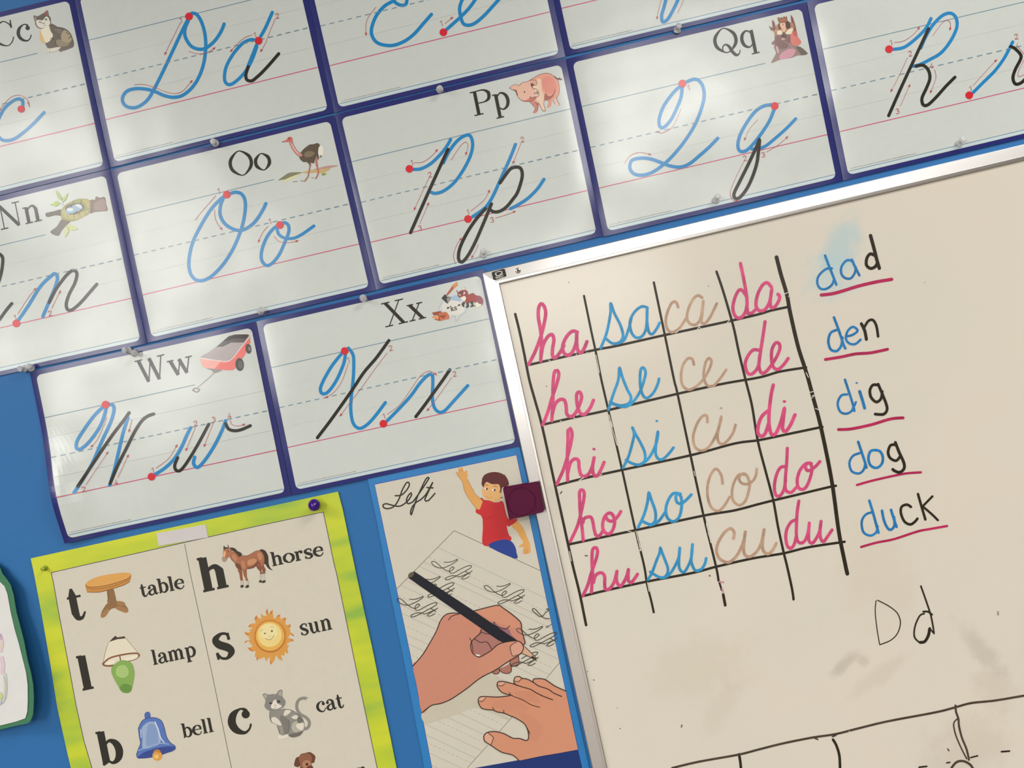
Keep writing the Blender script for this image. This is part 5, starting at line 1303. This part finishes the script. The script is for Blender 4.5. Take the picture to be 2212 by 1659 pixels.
gpic('printed_grey_cat', 'gc', '''
S 138 134 126 62 1140 275 1080 260 1000 280 950 340 935 430 960 520 1020 590 1110 640 1170 700 1190 770 1160 850 1090 880
E 218 212 196 1150 285 22 20
G 140 138 130 400 520 500 480 690 480 800 490 920 550 1020 640 1070 720 1090 850 1060 950 980 1010 850 1045 780 1020 760 960 740 1060 650 1070 600 970 540 800 430 740 392 640
G 150 146 138 540 790 650 820 660 960 600 1000
G 216 210 196 430 660 500 640 580 700 640 800 520 790 440 730
G 214 208 194 710 500 820 510 770 580 690 620 670 600
G 214 208 194 830 640 900 600 960 620 940 680 860 670
G 176 172 160 830 760 900 720 1010 720 1080 800 1060 900 980 950 890 940 830 880
G 218 212 196 920 800 1050 740 1085 820 1050 900 970 880
G 110 108 102 960 640 1030 650 1060 740 970 760 940 700
G 122 120 114 620 600 700 640 770 700 780 800 750 980 690 980 660 850 600 700
G 108 106 98 770 990 900 960 1050 920 1000 1010 850 1048
G 220 214 200 555 1040 580 1000 640 1000 640 1070 585 1085
G 220 214 200 640 1030 680 1000 760 985 760 1040 700 1075 645 1075
G 132 130 126 250 190 300 165 380 190 450 175 520 180 560 120 620 90 650 120 645 220 710 320 690 420 640 450 600 480 500 500 400 515 330 480 290 420 310 310 280 250
G 168 162 148 560 170 620 110 640 140 620 220
G 168 162 148 270 200 330 185 340 230 310 270
G 222 216 202 470 310 520 290 540 360 600 390 640 420 560 470 480 480 420 450 430 390 450 360
E 60 58 54 415 362 30 20 0.1
E 60 58 54 575 328 34 24 0
E 200 160 150 505 405 22 14
S 90 84 78 7 470 460 500 465 525 440
S 90 88 82 6 640 450 690 480 800 490 920 550 1020 640 1070 720 1090 850
S 90 88 82 6 400 520 392 640 430 740 540 800 600 970
S 90 88 82 7 830 900 820 830 850 740 910 715
S 90 88 82 7 770 700 790 780 760 960''')
gpic('printed_dog', 'gc', '''
G 104 62 46 880 1590 920 1460 980 1430 1020 1380 1120 1355 1200 1340 1290 1400 1310 1450 1280 1560 1240 1560 1240 1640 1260 1720 1000 1720 1010 1620 960 1645 890 1620
G 140 92 68 980 1440 1060 1375 1180 1370 1240 1450 1230 1560 1240 1650 1040 1650 1000 1560
G 176 124 94 1060 1540 1150 1500 1220 1560 1220 1650 1070 1650
G 100 56 44 1140 1640 1230 1610 1280 1700 1140 1720
E 62 40 32 1140 1585 28 28''')
# tape stuck on the lime border
tp = pts('1335 1390 1755 1315 1775 1425 1352 1500', 'a3'); t_ = slab('tape_strip', tp, GH, GH + .0005, M['tape']); tag(t_, 'blank pale paper strip stuck on top edge of the lime-bordered poster', 'tape')
# ---------------------------------------------------------------- drawing on green paper, lifted off the wall at its free edge
hl = lambda x, y: .004 + .016 * max(0.0, min(1.0, (x + 60) / 120)) ** 1.5
dr = thing('mounted_drawing', P(-40, 1420, .004), 'pencil drawing on green construction paper, curling off the wall at lower left', 'drawing')
go2 = [(-150, 1200), (-40, 1195), (0, 1226)] + pts('20 0 60 50 92 100 115 180 140 330 180 480 205 580 235 740 262 840 282 950 288 1050 286 1130 280 1210 258 1262 235 1278 120 1302 0 1332', 'a4') + [(-60, 1592), (-150, 1610)]
def sheet(name, outline, lift, mat, parent):
    # strips across so that the curl shows
    ys = sorted(set([p[1] for p in outline] + [1200 + 10 * k for k in range(41)])); vs = []; fs = []; rows = []
    for y in ys:
        xs = []
        for i in range(len(outline)):
            (x1, y1), (x2, y2) = outline[i - 1], outline[i]
            if y1 != y2 and min(y1, y2) <= y <= max(y1, y2): xs.append(x1 + (x2 - x1) * (y - y1) / (y2 - y1))
        if len(xs) < 2: continue
        a, b = min(xs), max(xs)
        if b - a < .5: continue
        r_ = []
        for k in range(15):
            x = a + (b - a) * (1 - (1 - k / 14) ** 1.4); vs.append(P(x, y, hl(x, y) + lift)); r_.append(len(vs) - 1)
        rows.append(r_)
    for r1, r2 in zip(rows, rows[1:]):
        for k in range(14): fs.append([r1[k], r2[k], r2[k + 1], r1[k + 1]])
    n = len(vs); vs += [Vector((v.x, v.y + .0007, v.z)) for v in vs]; m = len(fs)
    for i in range(m): fs.append([q + n for q in reversed(fs[i])])
    rim = [r_[-1] for r_ in rows]; fs += [[a, b, b + n, a + n] for a, b in zip(rim, rim[1:])]
    return raw(name, vs, fs, mat, parent)
M['white_paper'] = plain('drawing_paper', (214, 214, 212), 0.8, var=.04)
sheet('green_backing', go2, 0, M['green_paper'], dr)
sheet('white_sheet', [(-150, 1240), (-20, 1240), (0, 1257.5)] + pts('38 110 62 175 90 330 125 480 160 600 195 740 220 840 235 950 236 1080 232 1180 215 1235 140 1262 0 1297', 'a4') + [(-150, 1600)], .001, M['white_paper'], dr)
mb = MB(lambda x, y: hl(x, y) + .0014)
for c, wd, s in [((214, 196, 198), 26, '8 540 18 600 6 660'), ((214, 198, 184), 20, '2 600 14 640'), ((216, 192, 202), 34, '14 720 24 780 18 840'), ((196, 202, 188), 30, '40 860 50 960 40 1060'), ((192, 198, 176), 20, '8 1020 14 1060'), ((196, 206, 120), 16, '2 1030 6 1070'), ((180, 176, 172), 9, '36 880 52 950 44 1060 20 1110'), ((170, 180, 190), 10, '16 1060 4 1120'), ((190, 160, 190), 14, '4 520 10 560')]:
    mb.stroke(smooth(pts(s, 'a4'), 2), wd * S4, lin(c))
mb.build('pencil_colouring', M['print'], dr)
# ---------------------------------------------------------------- push pins
PINP = [(.0052, 0), (.0054, .0008), (.0048, .0015), (.0028, .0022), (.0024, .0040), (.0027, .0062), (.0042, .0078), (.0046, .0088), (.0043, .0102), (.0030, .0108), (.0004, .0109)]
def pushpin(px, py, h0, tilt, label, scale=.85, first=None):
    c = P(px, py, h0 + .004); c.y = -h0
    ax = Vector((tilt[0], -1, tilt[1])).normalized()
    if first is None:
        root = thing('push_pin', c, label, 'push pin', 'clear push pins along the card borders')
        v, f = lathe([(r * scale, h * scale) for r, h in PINP], c, OUT, 20); raw('head', v, f, M['clear'], root, True)
        v, f = lathe([(.0006, -.001), (.0006, .006)], c, OUT, 8); raw('steel_needle', v, f, M['steel'], root)
        return root
    r_ = first.copy(); COL.objects.link(r_); r_.location = c; r_['label'] = label
    for ch in first.children:
        d = ch.copy(); COL.objects.link(d); d.parent = r_
    r_.rotation_mode = 'QUATERNION'; r_.rotation_quaternion = OUT.rotation_difference(ax)
    return r_
p0 = pushpin(463, 307.6, .0024, (0, 0), 'clear push pin above the printed O of the ostrich card', .85)
for x, y, h, t, lb in [(949, 191, .0024, (.1, -.2), 'clear push pin above the Pp heading of the pig card'), (1463.5, 63, .0024, (.2, .3), 'clear push pin above the middle of the queen card'),
    (2074.5, 308, .0024, (.3, .4), 'clear push pin on the lower edge of the R card'), (50, 796, .0024, (-.3, 0), 'clear push pin at lower left of the bird nest card, left one of its pair'), (63, 795, .0024, (.3, .2), 'clear push pin at lower left of the bird nest card, right one of its pair'),
    (276, 757, .0032, (-.4, .1), 'clear push pin on top edge of the wagon card, upper one of its pair'), (287, 762, .0032, (.5, -.2), 'clear push pin on top edge of the wagon card, lower one of its pair'), (561, 672, .0024, (.5, .1), 'clear push pin on the bottom edge of the ostrich card'),
    (783, 643, .0032, (.2, -.3), 'clear push pin on the top edge of the fox and axe card'), (1044, 549, .0024, (.1, .4), 'clear push pin on the bottom edge of the pig card'), (1547, 431.6, .0024, (.3, .5), 'clear push pin on the bottom edge of the queen card')]:
    pushpin(x, y, h, t, lb, first=p0)
c = P(679, 1091, GH + .009); c.y = -GH
pr = thing('ball_push_pin', c, 'purple faceted ball push pin at the top right of the lime-bordered poster', 'push pin')
v, f = lathe([(.0022, .0), (.0022, .003)] + [(.0075 * math.sin(math.pi * k / 12), .0095 - .0068 * math.cos(math.pi * k / 12)) for k in range(1, 12)] + [(.0002, .0163)], c, OUT, 12); raw('ball_head', v, f, M['purple'], pr)
c = P(95, 1228, GH + .003); c.y = -GH
gr = thing('green_push_pin', c, 'translucent green push pin at the top left of the lime-bordered poster', 'push pin')
v, f = lathe([(r * .62, h * .6) for r, h in PINP], c, OUT, 20); raw('head', v, f, M['green_pin'], gr, True)
